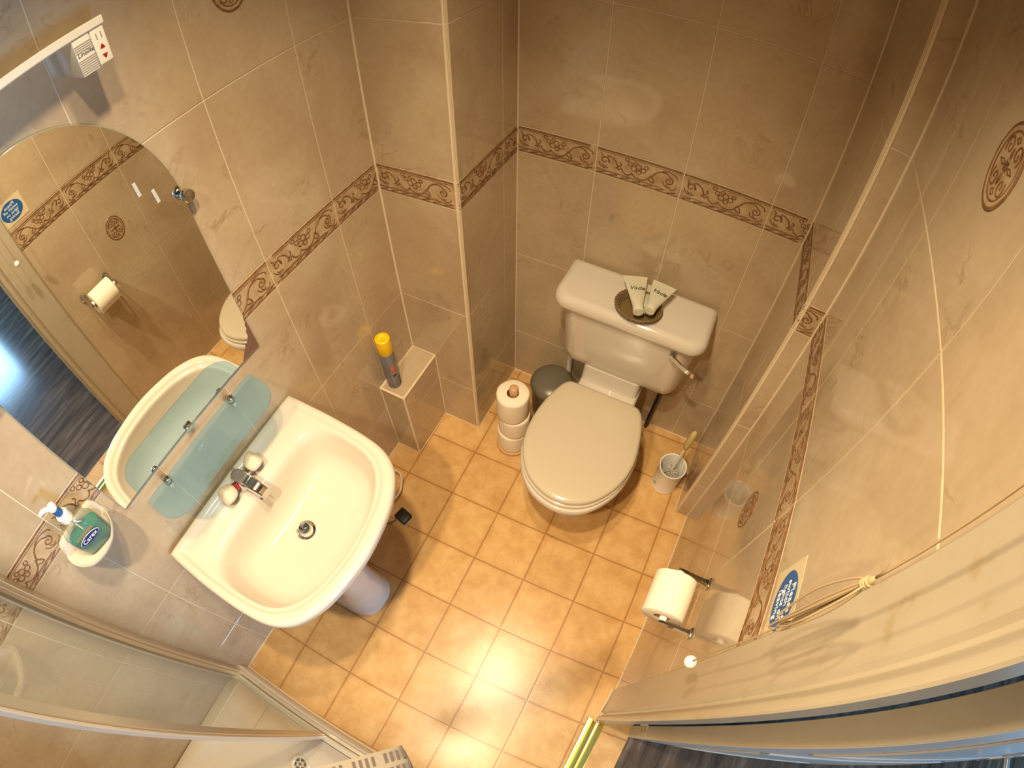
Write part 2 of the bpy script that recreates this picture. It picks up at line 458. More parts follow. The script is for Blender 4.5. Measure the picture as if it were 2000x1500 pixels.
def tiled_wall(name, P0, P1, nrm, joints, zlo=0.0, zhi=CEIL, border=True, ustart=0.0, medal=(), thick=0.06, zj=ZJ, bflip=False):
    """wall from P0 to P1 in plan; nrm = unit normal into the room; joints = distances from P0 of vertical joints"""
    P0, P1 = Vector((*P0, 0)), Vector((*P1, 0))
    d = (P1 - P0); Lw = d.length; d.normalize(); nr = Vector((*nrm, 0)); nr = (nr - d * nr.dot(d)).normalized()
    def W_(u, z, h): return P0 + d * u + Vector((0, 0, z)) + nr * h
    mb = MB()
    A = [W_(0, zlo, -0.001), W_(Lw, zlo, -0.001), W_(Lw, zhi, -0.001), W_(0, zhi, -0.001)]
    B = [W_(0, zlo, -thick), W_(Lw, zlo, -thick), W_(Lw, zhi, -thick), W_(0, zhi, -thick)]
    mb.loft([B, A], GROUT, smooth=False)
    us = [0.0] + [j for j in joints if 0 < j < Lw] + [Lw]
    zs = [zlo] + [z for z in zj if zlo < z < zhi] + [zhi]
    bb = MB()
    for i in range(len(us) - 1):
        for k in range(len(zs) - 1):
            u0, u1, z0, z1 = us[i] + GW / 2, us[i + 1] - GW / 2, zs[k] + GW / 2, zs[k + 1] - GW / 2
            if u1 - u0 < 0.004 or z1 - z0 < 0.004: continue
            isb = border and abs(zs[k] - ZB) < 1e-4
            e = 0.0009
            o = [W_(u0, z0, -0.001), W_(u1, z0, -0.001), W_(u1, z1, -0.001), W_(u0, z1, -0.001)]
            p = [W_(u0, z0, 0.0), W_(u1, z0, 0.0), W_(u1, z1, 0.0), W_(u0, z1, 0.0)]
            q = [W_(u0 + e, z0 + e, 0.0006), W_(u1 - e, z0 + e, 0.0006), W_(u1 - e, z1 - e, 0.0006), W_(u0 + e, z1 - e, 0.0006)]
            (bb if isb else mb).loft([o, p, q], BORD if isb else TILE, cap0=False, smooth=False)
    w = mb.build(name, kind='structure', sharp=None)
    if border and zlo < ZB < zhi:
        bo = bb.build('border_tiles', parent=w, sharp=None)
        rb = MB()
        for i in range(len(us) - 1):
            ua, ub = us[i] + GW / 2, us[i + 1] - GW / 2
            # pattern anchored to full 0.25 m tiles
            if ub - ua > 0.24: s0 = ua
            elif i == 0: s0 = ub - 0.247
            else: s0 = ua
            for pts, wd in STROKES:
                if len(pts) > 3: pp = [(p.x, p.y) for p in spline([(a, b_, 0) for a, b_ in pts], 2, False)]
                elif len(pts) == 2: pp = [(pts[0][0] + (pts[1][0] - pts[0][0]) * k / 12, pts[0][1]) for k in range(13)]
                else: pp = pts
                run = []
                for q in pp + [None]:
                    ok = False
                    if q is not None:
                        u = q[0]
                        if bflip: u = 1 - u
                        U = s0 + u * 0.2466
                        ok = ua - 1e-4 <= U <= ub + 1e-4
                    if ok: run.append((W_(U, ZB + GW / 2 + q[1] * (ZT - ZB - GW), 0.0007), nr))
                    else:
                        if len(run) > 1: ribbon(rb, run, wd, RELIEF)
                        run = []
        rb.build('scroll_relief', parent=bo, sharp=None, recalc=False)
    for (mu, mz, ra, rbz) in medal:
        mm = MB(); n = 48
        def ell(s, h): return [W_(mu + ra * s * math.cos(2 * PI * k / n), mz + rbz * s * math.sin(2 * PI * k / n), h) for k in range(n)]
        mm.loft([ell(1.0, 0.0006), ell(0.985, 0.0022), ell(0.94, 0.003), ell(0.90, 0.0022)], RELIEF, False, False)
        mm.loft([ell(0.90, 0.0022), ell(0.86, 0.0022), ell(0.80, 0.0018)], BORD, False, False)
        mm.loft([ell(0.80, 0.0018), ell(0.775, 0.0026), ell(0.74, 0.0014)], RELIEF, False, False)
        mm.loft([ell(0.74, 0.0014), ell(0.3, 0.0014), ell(0.01, 0.0014)], BORD, False, True)
        med = mm.build('oval_medallion', parent=w, sharp=None)
        sm = MB()
        def run(pts, wd): ribbon(sm, [(W_(mu + ra * a, mz + rbz * b_, 0.0015), nr) for a, b_ in pts], wd, RELIEF)
        for q in range(4):
            sx_, sz_ = (1, 1, -1, -1)[q], (1, -1, 1, -1)[q]
            sp = []
            for k in range(22):
                a = math.radians(-40 + 22 * k); r_ = 0.26 - 0.0105 * k
                sp.append((sx_ * (0.33 + r_ * math.cos(a) * 0.95), sz_ * (0.36 + r_ * math.sin(a))))
            run([(0.02 * sx_, sz_ * 0.05), (0.12 * sx_, sz_ * 0.10)] , 0.003)
            run(sp, 0.0034)
        for a in range(12):
            t = a * PI / 6
            run([(0.04 * math.cos(t), 0.04 * math.sin(t)), (0.13 * math.cos(t), 0.11 * math.sin(t))], 0.003)
        for s in (-1, 1):
            run([(0.0, s * 0.16), (0.05, s * 0.28), (0.0, s * 0.42), (-0.05, s * 0.28), (0.0, s * 0.16)], 0.003)
            run([(-0.12, s * 0.60), (0.0, s * 0.52), (0.12, s * 0.60), (0.0, s * 0.68), (-0.12, s * 0.60)], 0.003)
            run([(s * 0.16, 0.0), (s * 0.3, 0.06), (s * 0.55, 0.0), (s * 0.3, -0.06), (s * 0.16, 0.0)], 0.003)
        sm.build('scroll_relief', parent=med, sharp=None, recalc=False)
    return w

YS = -1.62          # far wall of the shower, behind the camera
# left wall (mirror, basin): u measured from the inner corner toward the shower
y0 = 0.5096
jl = [y0 - y for y in (0.3296, 0.0806, -0.1684, -0.4174, -0.6664, -0.9154, -1.1644, -1.4134)]
tiled_wall('wall_left', (XL(y0), y0), (XL(YS), YS), (1, 0), jl, medal=[(y0 - 0.200, 1.812, 0.042, 0.055)], bflip=True)
# recess wall, column side, back wall, alcove right, step, right wall
tiled_wall('wall_recess', (XL(y0), y0), (-0.0538, 0.5096), (0, -1), [])
tiled_wall('wall_column', (-0.0538, 0.5096), (-0.0538, 0.852), (1, 0), [0.25])
tiled_wall('wall_back', (-0.0538, 0.852), (0.8180, 0.852), (0, -1), [0.2478, 0.5004, 0.7506])
XA0, XA1 = 0.8180, 0.8237
tiled_wall('wall_alcove', (XA0, 0.852), (XA1, 0.5118), (-1, 0), [0.25])
tiled_wall('wall_step', (XA1, 0.5118), (XR(0.5118), 0.5118), (0, -1), [])
# right wall up to the door frame; u from the step
YJ = -0.345
tiled_wall('wall_right', (XR(0.5118), 0.5118), (XR(-0.30), -0.30), (-1, 0), [0.5118 - 0.2762, 0.5118 - 0.0242, 0.5118 + 0.226],
           medal=[(0.5118 - 0.150, 1.810, 0.044, 0.060), (0.5118 - 0.144, 0.907, 0.042, 0.057)])
# rest of the right wall past the doorway, lintel, shower end wall
YD2 = -1.12
tiled_wall('wall_right_rear', (XR(YD2), YD2), (XR(YS), YS), (-1, 0), [0.22, 0.47])
tiled_wall('wall_shower_end', (XL(YS), YS), (XR(YS), YS), (0, 1), [0.25 * k for k in range(1, 5)])
lb = MB(); lb.box(0.875, YD2, 2.04, 0.955, YJ, CEIL, HALLW); lb.build('wall_lintel', kind='structure')

# ceiling and floors
mb = MB(); mb.box(-0.45, YS - 0.06, CEIL, 4.8, 2.2, CEIL + 0.05, CEILM); mb.build('ceiling', kind='structure')
fb_ = MB()
fb_.face([(-0.36, -1.66, 0), (0.985, -1.66, 0), (0.985, -0.34, 0), (0.985, 0.9, 0), (-0.36, 0.9, 0)], FLOOR)
fb_.face([(-0.36, 0.9, -0.03), (0.985, 0.9, -0.03), (0.985, -1.66, -0.03), (-0.36, -1.66, -0.03)], FLOOR)
fb_.build('floor', kind='structure', sharp=None, recalc=False)
hb = MB(); hb.box(0.985, -2.0, -0.03, 4.7, 2.1, 0.0, WOOD); hb.build('floor_hallway', kind='structure')

# mastic lines at corners and wall foot
def bead(name, pts, r, m=GROUT):
    mb = MB(); mb.tube(pts, r, m, 8); return mb.build(name, kind='structure')
bead('trim_1', [(XL(y0) + 0.001, y0 - 0.001, 0.405), (XL(y0) + 0.001, y0 - 0.001, CEIL)], 0.0035)
bead('trim_2', [(-0.0535, 0.851, 0), (-0.0535, 0.851, CEIL)], 0.003)
bead('trim_3', [(XA0 - 0.001, 0.851, 0), (XA0 - 0.001, 0.851, CEIL)], 0.003)
bead('trim_4', [(XR(0.5118) - 0.001, 0.5108, 0), (XR(0.5118) - 0.001, 0.5108, CEIL)], 0.0032)
bead('trim_5', [(-0.215, 0.5086, 0.001), (-0.0538, 0.5086, 0.001), (-0.0528, 0.851, 0.001), (XA0 - .001, 0.851, 0.001), (XA1 - .001, 0.5108, 0.001),
                (XR(0.51) - .001, 0.5108, 0.001), (XR(-0.225) - .001, -0.225, 0.001)], 0.003)
bead('trim_6', [(XL(0.29) + .001, 0.294, 0.001), (XL(-0.82) + .001, -0.82, 0.001)], 0.003)
# rounded plastic edge trims on the two outside corners
def quad_trim(name, x, y, sx_):
    mb = MB()
    n = 10; R_ = 0.0095
    prof = []
    for k in range(n + 1):
        a = math.radians(-90 + 90 * k / n) if sx_ > 0 else math.radians(-90 - 90 * k / n)
        prof.append((x - sx_ * R_ + sx_ * 0.002 + R_ * math.cos(a), y + R_ - 0.002 + R_ * math.sin(a)))
    prof += [(x - sx_ * R_, y + R_)]
    mb.loft([[(px, py, 0.0) for px, py in prof], [(px, py, CEIL) for px, py in prof]], TRIMW)
    return mb.build(name, kind='structure')
quad_trim('trim_7', -0.0538, 0.5096, 1)
quad_trim('trim_8', XA1, 0.5118, -1)

# boxed-in pipe ledge in the corner
mb = MB()
lx1, ly0, lz = -0.2145, 0.2945, 0.405
mb.box(XL(0.4) - 0.01, ly0, 0, lx1, 0.5096, lz, GROUT)
mb.box(XL(0.4) + 0.006, ly0 + 0.006, lz - 0.002, lx1 - 0.006, 0.5066, lz + 0.0012, TILE)
mb.box(XL(0.3) + 0.005, ly0 - 0.0012, 0.004, lx1 - 0.008, ly0 + 0.002, lz - 0.008, TILE)
for a, b_ in ((0.004, 0.27), (0.274, lz - 0.008)):
    mb.box(lx1 - 0.002, ly0 + 0.008, a, lx1 + 0.0012, 0.5066, b_, TILE)
for pts in ([(lx1 - .001, ly0 + .001, 0), (lx1 - .001, ly0 + .001, lz)], [(XL(0.3), ly0 + .001, lz - .001), (lx1 - .001, ly0 + .001, lz - .001)],
            [(lx1 - .001, ly0, lz - .001), (lx1 - .001, 0.5086, lz - .001)]):
    mb.tube(pts, 0.0048, TRIMW, 10)
for pts in ([(XL(0.3) + .001, ly0 - .001, 0), (XL(0.3) + .001, ly0 - .001, lz)], [(lx1 + .001, 0.5086, 0), (lx1 + .001, 0.5086, lz)],
            [(XL(0.3) + .001, ly0, lz + .001), (XL(0.5) + .001, 0.5086, lz + .001), (lx1, 0.5086, lz + .001)],
            [(XL(0.3), ly0 - .001, .001), (lx1 + .001, ly0 - .001, .001), (lx1 + .001, 0.5086, .001)]):
    mb.tube(pts, 0.0026, GROUT, 8)
mb.build('wall_ledge', kind='structure')

# ------------------------------------------------------------------ doorway
af = MB()
prof = [(XR(-.225), -0.224), (0.8665, -0.224), (0.8635, -0.228), (0.8625, -0.300), (0.8605, -0.312), (0.8665, -0.318), (0.8668, -0.324),
        (0.8625, -0.3275), (0.8600, -0.331), (0.8545, -0.335), (0.8520, -0.340), (0.8520, -0.349), (0.8545, -0.352), (0.882, -0.350), (0.882, -0.306), (0.962, -0.300), (0.962, -0.28), (0.90, -0.27)]
af.loft([[(x, y, 0.0) for x, y in prof], [(x, y, 2.02) for x, y in prof]], GLOSSP, smooth=False)
af.build('trim_9', kind='structure')
af = MB()  # other side of the opening and the head
prof2 = [(x, YD2 - 0.352 - y if False else (YD2 - (y - (-0.352)))) for x, y in prof]
af.loft([[(x, y, 0.0) for x, y in prof2], [(x, y, 2.02) for x, y in prof2]], GLOSSP, smooth=False)
af.box(0.852, YD2 - 0.12, 2.02, 0.968, -0.224, 2.12, GLOSSP)
af.build('trim_10', kind='structure')
# foot blobs of mastic at the architrave
bead('trim_11', [(0.862, -0.222, 0.003), (0.8575, -0.30, 0.003), (0.849, -0.352, 0.003), (0.87, -0.356, 0.003)], 0.0045, TRIMW)

# open door leaf
ang = math.radians(9.7)
hx, hy = 0.985, -0.361
door = thing('door_1', (hx, hy, 0), None, None); door['kind'] = 'structure'
dM = Matrix.Translation((hx, hy, 0)) @ Matrix.Rotation(ang, 4, 'Z')
mb = MB(); mb.box(0, 0, 0.006, 0.755, 0.043, 1.985, DOORW, dM, 0.0012, 1)
leaf = mb.build('door_leaf', parent=door)
mb = MB(); mb.box(-0.0015, 0.001, 0.006, 0.0005, 0.042, 1.985, GLOSSP, dM)
mb.build('door_edge', parent=door)
for hz in (0.22, 1.80):
    mb = MB()
    mb.box(-0.004, 0.012, hz - 0.038, 0.0, 0.043, hz + 0.038, GLOSSP, dM)
    mb.tube([dM @ Vector((-0.006, 0.047, hz - 0.04)), dM @ Vector((-0.006, 0.047, hz + 0.04))], 0.005, GLOSSP, 10)
    for s in (-0.025, 0.025):
        mb.tube([dM @ Vector((-0.0052, 0.026, hz + s)), dM @ Vector((-0.003, 0.026, hz + s))], 0.003, DARK, 8)
    mb.build('hinge', parent=door)
for (pz0, pz1) in ((0.15, 0.85), (1.05, 1.85)):
    mb = MB()
    for (a, b_, c, d_) in ((0.12, pz0, 0.64, pz0 + 0.018), (0.12, pz1 - 0.018, 0.64, pz1), (0.12, pz0, 0.138, pz1), (0.622, pz0, 0.64, pz1)):
        mb.box(a, -0.004, b_, c, 0.001, d_, DOORW, dM, 0.002, 1)
    mb.build('panel_moulding', parent=door)
mb = MB()
mb.box(0.675, -0.006, 0.93, 0.715, 0.0, 1.08, CHROME, dM, 0.002, 2)
hp = mb.build('handle_plate', parent=door)
mb = MB()
mb.tube([dM @ Vector(p) for p in ((0.695, 0, 1.02), (0.695, -0.03, 1.02), (0.69, -0.045, 1.02), (0.66, -0.05, 1.02), (0.60, -0.048, 1.015))], 0.009, CHROME, 12)
mb.build('lever', parent=hp)

# hallway beyond
mb = MB(); mb.box(0.955, -2.06, 0, 4.7, -2.0, CEIL, HALLW); mb.build('wall_hall_near', kind='structure')
mb = MB(); mb.box(0.955, 2.1, 0, 4.7, 2.16, CEIL, HALLW); mb.build('wall_hall_far', kind='structure')
mb = MB(); mb.box(0.955, -0.30, 0, 0.968, 2.1, CEIL, HALLW); mb.box(0.955, -2.0, 0, 0.968, -1.2, CEIL, HALLW); mb.build('wall_hall_inner', kind='structure')
mb = MB()
for (a, b_, c, d_) in ((-2.06, 0, -1.65, CEIL), (-0.6, 0, 2.16, CEIL), (-1.65, 1.55, -0.6, CEIL), (-1.65, 0, -0.6, 0.4)):
    mb.box(4.6, a, b_, 4.7, c, d_, HALLW)
mb.build('wall_hall_end', kind='structure')
win = thing('window_1', (4.6, -0.8, 0), None, None); win['kind'] = 'structure'
EM = bpy.data.materials.new('daylight_glass'); EM.use_nodes = True
nt_, L_ = EM.node_tree.nodes, EM.node_tree.links
em = nt_.new('ShaderNodeEmission'); em.inputs[0].default_value = (*WIN_COL, 1); em.inputs[1].default_value = WIN_STRENGTH
L_.new(em.outputs[0], nt_['Material Output'].inputs[0])
mb = MB(); mb.face([(4.64, -1.62, 0.42), (4.64, -1.62, 1.50), (4.64, -0.62, 1.50), (4.64, -0.62, 0.42)], EM); mb.build('pane', parent=win, recalc=False)
mb = MB()
for (a, b_, c, d_) in ((-1.65, 0.4, -1.60, 1.55), (-0.65, 0.4, -0.60, 1.55), (-1.15, 0.4, -1.10, 1.55), (-1.65, 1.49, -0.6, 1.55), (-1.65, 0.4, -0.6, 0.45)):
    mb.box(4.58, a, b_, 4.63, c, d_, WHITE)
mb.build('window_frame', parent=win)

# brass threshold
th = MB()
pr = [(0.826, 0.0), (0.829, 0.0035), (0.836, 0.0045), (0.845, 0.007), (0.852, 0.0045), (0.858, 0.004), (0.864, 0.0045), (0.871, 0.007), (0.880, 0.0045), (0.887, 0.0035), (0.890, 0.0)]
th.loft([[(x, -0.349, z + 0.0003) for x, z in pr], [(x - 0.004, YD2 + 0.002, z + 0.0003) for x, z in pr]], BRASS)
th.build('threshold_strip', label='shiny brass door threshold strip across the vinyl floor in the doorway', cat='threshold strip')

# ------------------------------------------------------------------ ceiling lamp bodies (spot heads above the frame)
for i, (p, e) in enumerate(LAMPS):
    t = thing('spotlight', (p[0], p[1], CEIL), ('ceiling spotlight nearest the toilet wall', 'middle ceiling spotlight above the floor', 'ceiling spotlight nearest the shower')[i], 'spotlight', 'ceiling spotlights')
    mb = MB()
    mb.lathe([(0.045, CEIL - 0.001), (0.045, CEIL - 0.010), (0.036, CEIL - 0.014), (0.034, CEIL - 0.06), (0.040, CEIL - 0.085), (0.036, CEIL - 0.085), (0.030, CEIL - 0.06)], WHITE, 24, Matrix.Translation((p[0], p[1], 0)))
    mb.build('spotlight_housing', parent=t)

# ------------------------------------------------------------------ toilet
toilet = thing('toilet', (0.41, 0.5, 0), 'champagne close-coupled toilet with closed lid against the back wall', 'toilet')
lidpts = [(0.41, 0.612), (0.31, 0.612), (0.274, 0.604), (0.252, 0.565), (0.231, 0.484), (0.226, 0.394), (0.241, 0.312), (0.285, 0.238), (0.345, 0.195),
          (0.419, 0.179), (0.485, 0.197), (0.535, 0.238), (0.577, 0.310), (0.594, 0.394), (0.585, 0.484), (0.566, 0.560), (0.545, 0.600), (0.512, 0.612)]
def outl(pts, z, s=1.0, dx=0, dy=0, c=(0.41, 0.40), n=4, sy=None):
    sy = s if sy is None else sy
    return [Vector((c[0] + (p.x - c[0]) * s + dx, c[1] + (p.y - c[1]) * sy + dy, z)) for p in spline([(a, b_, 0) for a, b_ in pts], n)]
mb = MB()
mb.loft([outl(lidpts, 0.416, 0.975), outl(lidpts, 0.418, 1.0), outl(lidpts, 0.428, 1.005), outl(lidpts, 0.434, 0.985), outl(lidpts, 0.437, 0.94), outl(lidpts, 0.4385, 0.75), outl(lidpts, 0.439, 0.4), outl(lidpts, 0.439, 0.05)], CERAM2)
mb.build('toilet_lid', parent=toilet, sharp=50)
mb = MB()
mb.loft([outl(lidpts, 0.398, 1.0), outl(lidpts, 0.402, 1.025), outl(lidpts, 0.410, 1.025), outl(lidpts, 0.4155, 0.99), outl(lidpts, 0.4155, 0.7)], CERAM2)
mb.build('toilet_seat', parent=toilet, sharp=50)
rim = [(0.41, 0.60), (0.32, 0.60), (0.268, 0.590), (0.243, 0.545), (0.226, 0.47), (0.222, 0.385), (0.238, 0.30), (0.285, 0.222), (0.345, 0.178),
       (0.420, 0.163), (0.49, 0.180), (0.542, 0.226), (0.584, 0.302), (0.600, 0.39), (0.595, 0.47), (0.577, 0.545), (0.552, 0.590), (0.50, 0.60)]
foot = [(0.41, 0.80), (0.34, 0.80), (0.315, 0.78), (0.305, 0.70), (0.300, 0.58), (0.300, 0.47), (0.310, 0.38), (0.338, 0.345), (0.37, 0.315),
        (0.415, 0.305), (0.46, 0.315), (0.492, 0.345), (0.52, 0.39), (0.53, 0.47), (0.53, 0.58), (0.525, 0.70), (0.515, 0.78), (0.49, 0.80)]
def blend(a, b_, t): return [(p[0] * (1 - t) + q[0] * t, p[1] * (1 - t) + q[1] * t) for p, q in zip(a, b_)]
mb = MB()
mb.loft([outl(foot, 0.0), outl(foot, 0.012), outl(foot, 0.03, 0.95), outl(blend(foot, rim, 0.12), 0.12, 0.93), outl(blend(foot, rim, 0.36), 0.22, 0.93),
         outl(blend(foot, rim, 0.66), 0.29, 0.94), outl(blend(foot, rim, 0.90), 0.33, 0.95), outl(rim, 0.355, 0.955), outl(rim, 0.368, 0.985), outl(rim, 0.378, 1.0), outl(rim, 0.392, 1.0), outl(rim, 0.397, 0.985), outl(rim, 0.397, 0.6)], CERAM)
mb.loft([rrect(0.325, 0.495, 0.56, 0.845, 0.0, 0.03), rrect(0.315, 0.505, 0.56, 0.845, 0.25, 0.03), rrect(0.300, 0.518, 0.58, 0.845, 0.36, 0.03), rrect(0.300, 0.518, 0.58, 0.845, 0.388, 0.03), rrect(0.306, 0.512, 0.586, 0.840, 0.395, 0.028)], CERAM)
mb.loft([rrect(0.300, 0.512, 0.655, 0.845, 0.39, 0.02), rrect(0.300, 0.512, 0.665, 0.845, 0.41, 0.02), rrect(0.300, 0.512, 0.672, 0.845, 0.46, 0.02)], CERAM)
mb.build('toilet_bowl', parent=toilet, sharp=45)
mb = MB()
def cis(z, e=0.0, lo=0.0):
    return rrect(0.192 + lo + e, 0.650 - lo - e, 0.662 + lo * 0.6 + e, 0.846, z, [0.02, 0.02, 0.055 - e, 0.055 - e], 8)
mb.loft([cis(0.440, 0.035, 0.022), cis(0.448, 0.014, 0.020), cis(0.465, 0.004, 0.018), cis(0.50, 0.0, 0.015), cis(0.745, 0.0, 0.0)], CERAM)
mb.build('cistern', parent=toilet, sharp=50)
mb = MB()
def cl(z, e=0.0):
    x0_, x1_, ya, yb_ = 0.164 + e, 0.670 - e, 0.642 + e, 0.847 - e
    c_ = 0.040
    return [Vector(p) for p in rrect(x0_, x1_, ya, yb_, z, [0.012, 0.012, 0.052, 0.052], 8)]
mb.loft([cl(0.738, 0.012), cl(0.740, 0.002), cl(0.748, 0.0), cl(0.765, 0.003), cl(0.776, 0.010), cl(0.780, 0.020), cl(0.7805, 0.027), cl(0.779, 0.036), cl(0.779, 0.050)], CERAM)
mb.build('cistern_lid', parent=toilet, sharp=50)
mb = MB()
mb.lathe([(0.0, 0), (0.0105, 0), (0.0115, 0.006), (0.0105, 0.018), (0.009, 0.022)], CHROME, 20, basis((0.580, 0.668, 0.700), (1, 0, 0), (0, 0, 1), (0, -1, 0)))
pts = [(0.580, 0.642, 0.702), (0.595, 0.634, 0.706), (0.615, 0.622, 0.706), (0.640, 0.614, 0.702), (0.662, 0.612, 0.696)]
rings = []
for i, p in enumerate(pts):
    w_ = (0.010, 0.0085, 0.008, 0.0095, 0.010)[i]
    rings.append([(p[0], p[1] - 0.003, p[2] + w_), (p[0], p[1] + 0.003, p[2] + w_), (p[0], p[1] + 0.004, p[2] - w_), (p[0], p[1] - 0.002, p[2] - w_)])
mb.loft(rings, CHROME, smooth=False)
mb.build('flush_lever', parent=toilet)
mb = MB(); mb.tube([(0.203, 0.828, 0.47), (0.203, 0.828, 0.0)], 0.0105, WHITE, 14); mb.tube([(0.203, 0.828, 0.45), (0.203, 0.828, 0.415)], 0.015, WHITE, 14)
mb.build('overflow_pipe', parent=toilet)
mb = MB(); mb.tube([(0.588, 0.825, 0.47), (0.586, 0.828, 0.25), (0.580, 0.832, 0.0)], 0.009, BLACK, 12)
mb.build('inlet_hose', parent=toilet, label='black inlet hose')

# wicker basket with sachets on the cistern
bk = thing('wicker_basket', (0.43, 0.725, 0.779), 'small oval brown wicker basket holding toiletries on the cistern lid', 'basket')
mb = MB()
bc = (0.430, 0.702)
def bell(s, z, ph=0, amp=0.0):
    return [(bc[0] + (0.074 * s + amp * math.cos(14 * (2 * PI * k / 56) + ph)) * math.cos(2 * PI * k / 56), bc[1] + (0.066 * s + amp * math.cos(14 * (2 * PI * k / 56) + ph)) * math.sin(2 * PI * k / 56), z) for k in range(56)]
mb.loft([bell(0.05, 0.7815), bell(0.70, 0.7815), bell(0.74, 0.7845), bell(0.05, 0.7845)], WICK)
for i in range(6):
    z = 0.7835 + i * 0.0036
    mb.tube(bell(0.74 + 0.035 * i, z, i * PI, 0.0012) + [bell(0.74 + 0.035 * i, z, i * PI, 0.0012)[0]], 0.0023, WICK, 6)
mb.build('woven_body', parent=bk)
mb = MB()
for ph in (0, PI):
    pts = [(bc[0] + (0.074 * 0.97 + 0.002 * math.cos(18 * t + ph)) * math.cos(t), bc[1] + (0.066 * 0.97 + 0.002 * math.cos(18 * t + ph)) * math.sin(t), 0.806 + 0.002 * math.sin(18 * t + ph)) for t in [2 * PI * k / 100 for k in range(101)]]
    mb.tube(pts, 0.0026, WICK, 6)
mb.build('braided_rim', parent=bk)

def sachet_tube(capc, top, wdir, label, textrot=0.0, wend=0.078):
    capc, top = Vector(capc), Vector(top)
    ax = (top - capc); Lt = ax.length; ax.normalize()
    wd = Vector(wdir); wd = (wd - ax * wd.dot(ax)).normalized(); nn = wd.cross(ax).normalized()
    if nn.z < 0: nn = -nn
    t = thing('toiletry_tube', capc, label, 'toiletry tube')
    M_ = basis(capc, wd, nn, ax) if wd.cross(nn).dot(ax) > 0 else basis(capc, -wd, nn, ax)
    mb = MB(); rings = []
    n = 28
    for f in (0.0, 0.02, 0.12, 0.3, 0.5, 0.7, 0.85, 0.92, 1.0):
        a = (0.0155 if f > 0.01 else 0.014) + (wend / 2 - 0.0155) * max(0, (f - 0.05)) / 0.95
        b2 = 0.0155 * (1 - max(0, f - 0.1) / 0.82) if f < 0.92 else 0.0011
        b2 = max(b2, 0.0011)
        rings.append([(a * math.cos(2 * PI * k / n), b2 * math.sin(2 * PI * k / n), 0.012 + f * (Lt - 0.012)) for k in range(n)])
    mb.loft(rings, TUBEM, M=M_)
    mb.build('tube_body', parent=t)
    mb = MB()
    mb.lathe([(0.0, -0.0005), (0.0155, -0.0005), (0.0165, 0.002), (0.0165, 0.014), (0.013, 0.0145)], TUBEM, 28, M_)
    cap_ = mb.build('cap', parent=t)
    mb = MB(); mb.tube([M_ @ Vector((0.008 * math.cos(a), 0.008 * math.sin(a), -0.0012)) for a in [2 * PI * k / 24 for k in range(25)]], 0.0007, TUBEM, 6)
    mb.build('embossed_ring', parent=cap_)
    # lettering lies along the crimp direction on the upper face
    f = 0.62; cpos = capc + ax * (Lt * f) + nn * (0.0155 * (1 - (f - 0.1) / 0.82) + 0.0016)
    xdir = wd if wd.x > 0 else -wd
    ny = (top - capc).normalized()
    up_n = xdir.cross(ny)
    if up_n.z < 0: up_n = -up_n
    tilt = math.atan2(0.0125, 0.09)
    ny2 = (ny * math.cos(tilt) - up_n * math.sin(tilt))
    text_mesh('Vade', 0.024, INK, 'lettering', basis(cpos, xdir, ny2, up_n) @ Matrix.Rotation(textrot, 4, 'Z'), t, font_shear=0.35)
    return t
sachet_tube((0.441, 0.653, 0.828), (0.386, 0.790, 0.832), (1, 0.45, 0), 'cream toiletry tube leaning left in the wicker basket, overlapping the others')
sachet_tube((0.469, 0.668, 0.834), (0.481, 0.795, 0.838), (0.95, -0.28, 0), 'cream toiletry tube leaning right in the wicker basket with round cap facing out', -0.1)
sachet_tube((0.450, 0.690, 0.806), (0.424, 0.815, 0.792), (1, 0.2, 0), 'cream toiletry tube underneath, behind the two front tubes in the basket')

# ------------------------------------------------------------------ pedal bin behind the rolls
bn = thing('waste_bin', (0.168, 0.735, 0), 'small dark grey round bin in the corner beside the toilet', 'bin')
mb = MB(); mb.lathe([(0.0, 0.001), (0.070, 0.001), (0.074, 0.008), (0.084, 0.165), (0.086, 0.175)], GREYB, 40, Matrix.Translation((0.170, 0.735, 0))); mb.build('bin_body', parent=bn)
mb = MB(); mb.lathe([(0.087, 0.172), (0.089, 0.180), (0.085, 0.192), (0.067, 0.206), (0.035, 0.214), (0.0, 0.216)], GREYB, 40, Matrix.Translation((0.170, 0.735, 0))); mb.build('bin_lid', parent=bn)

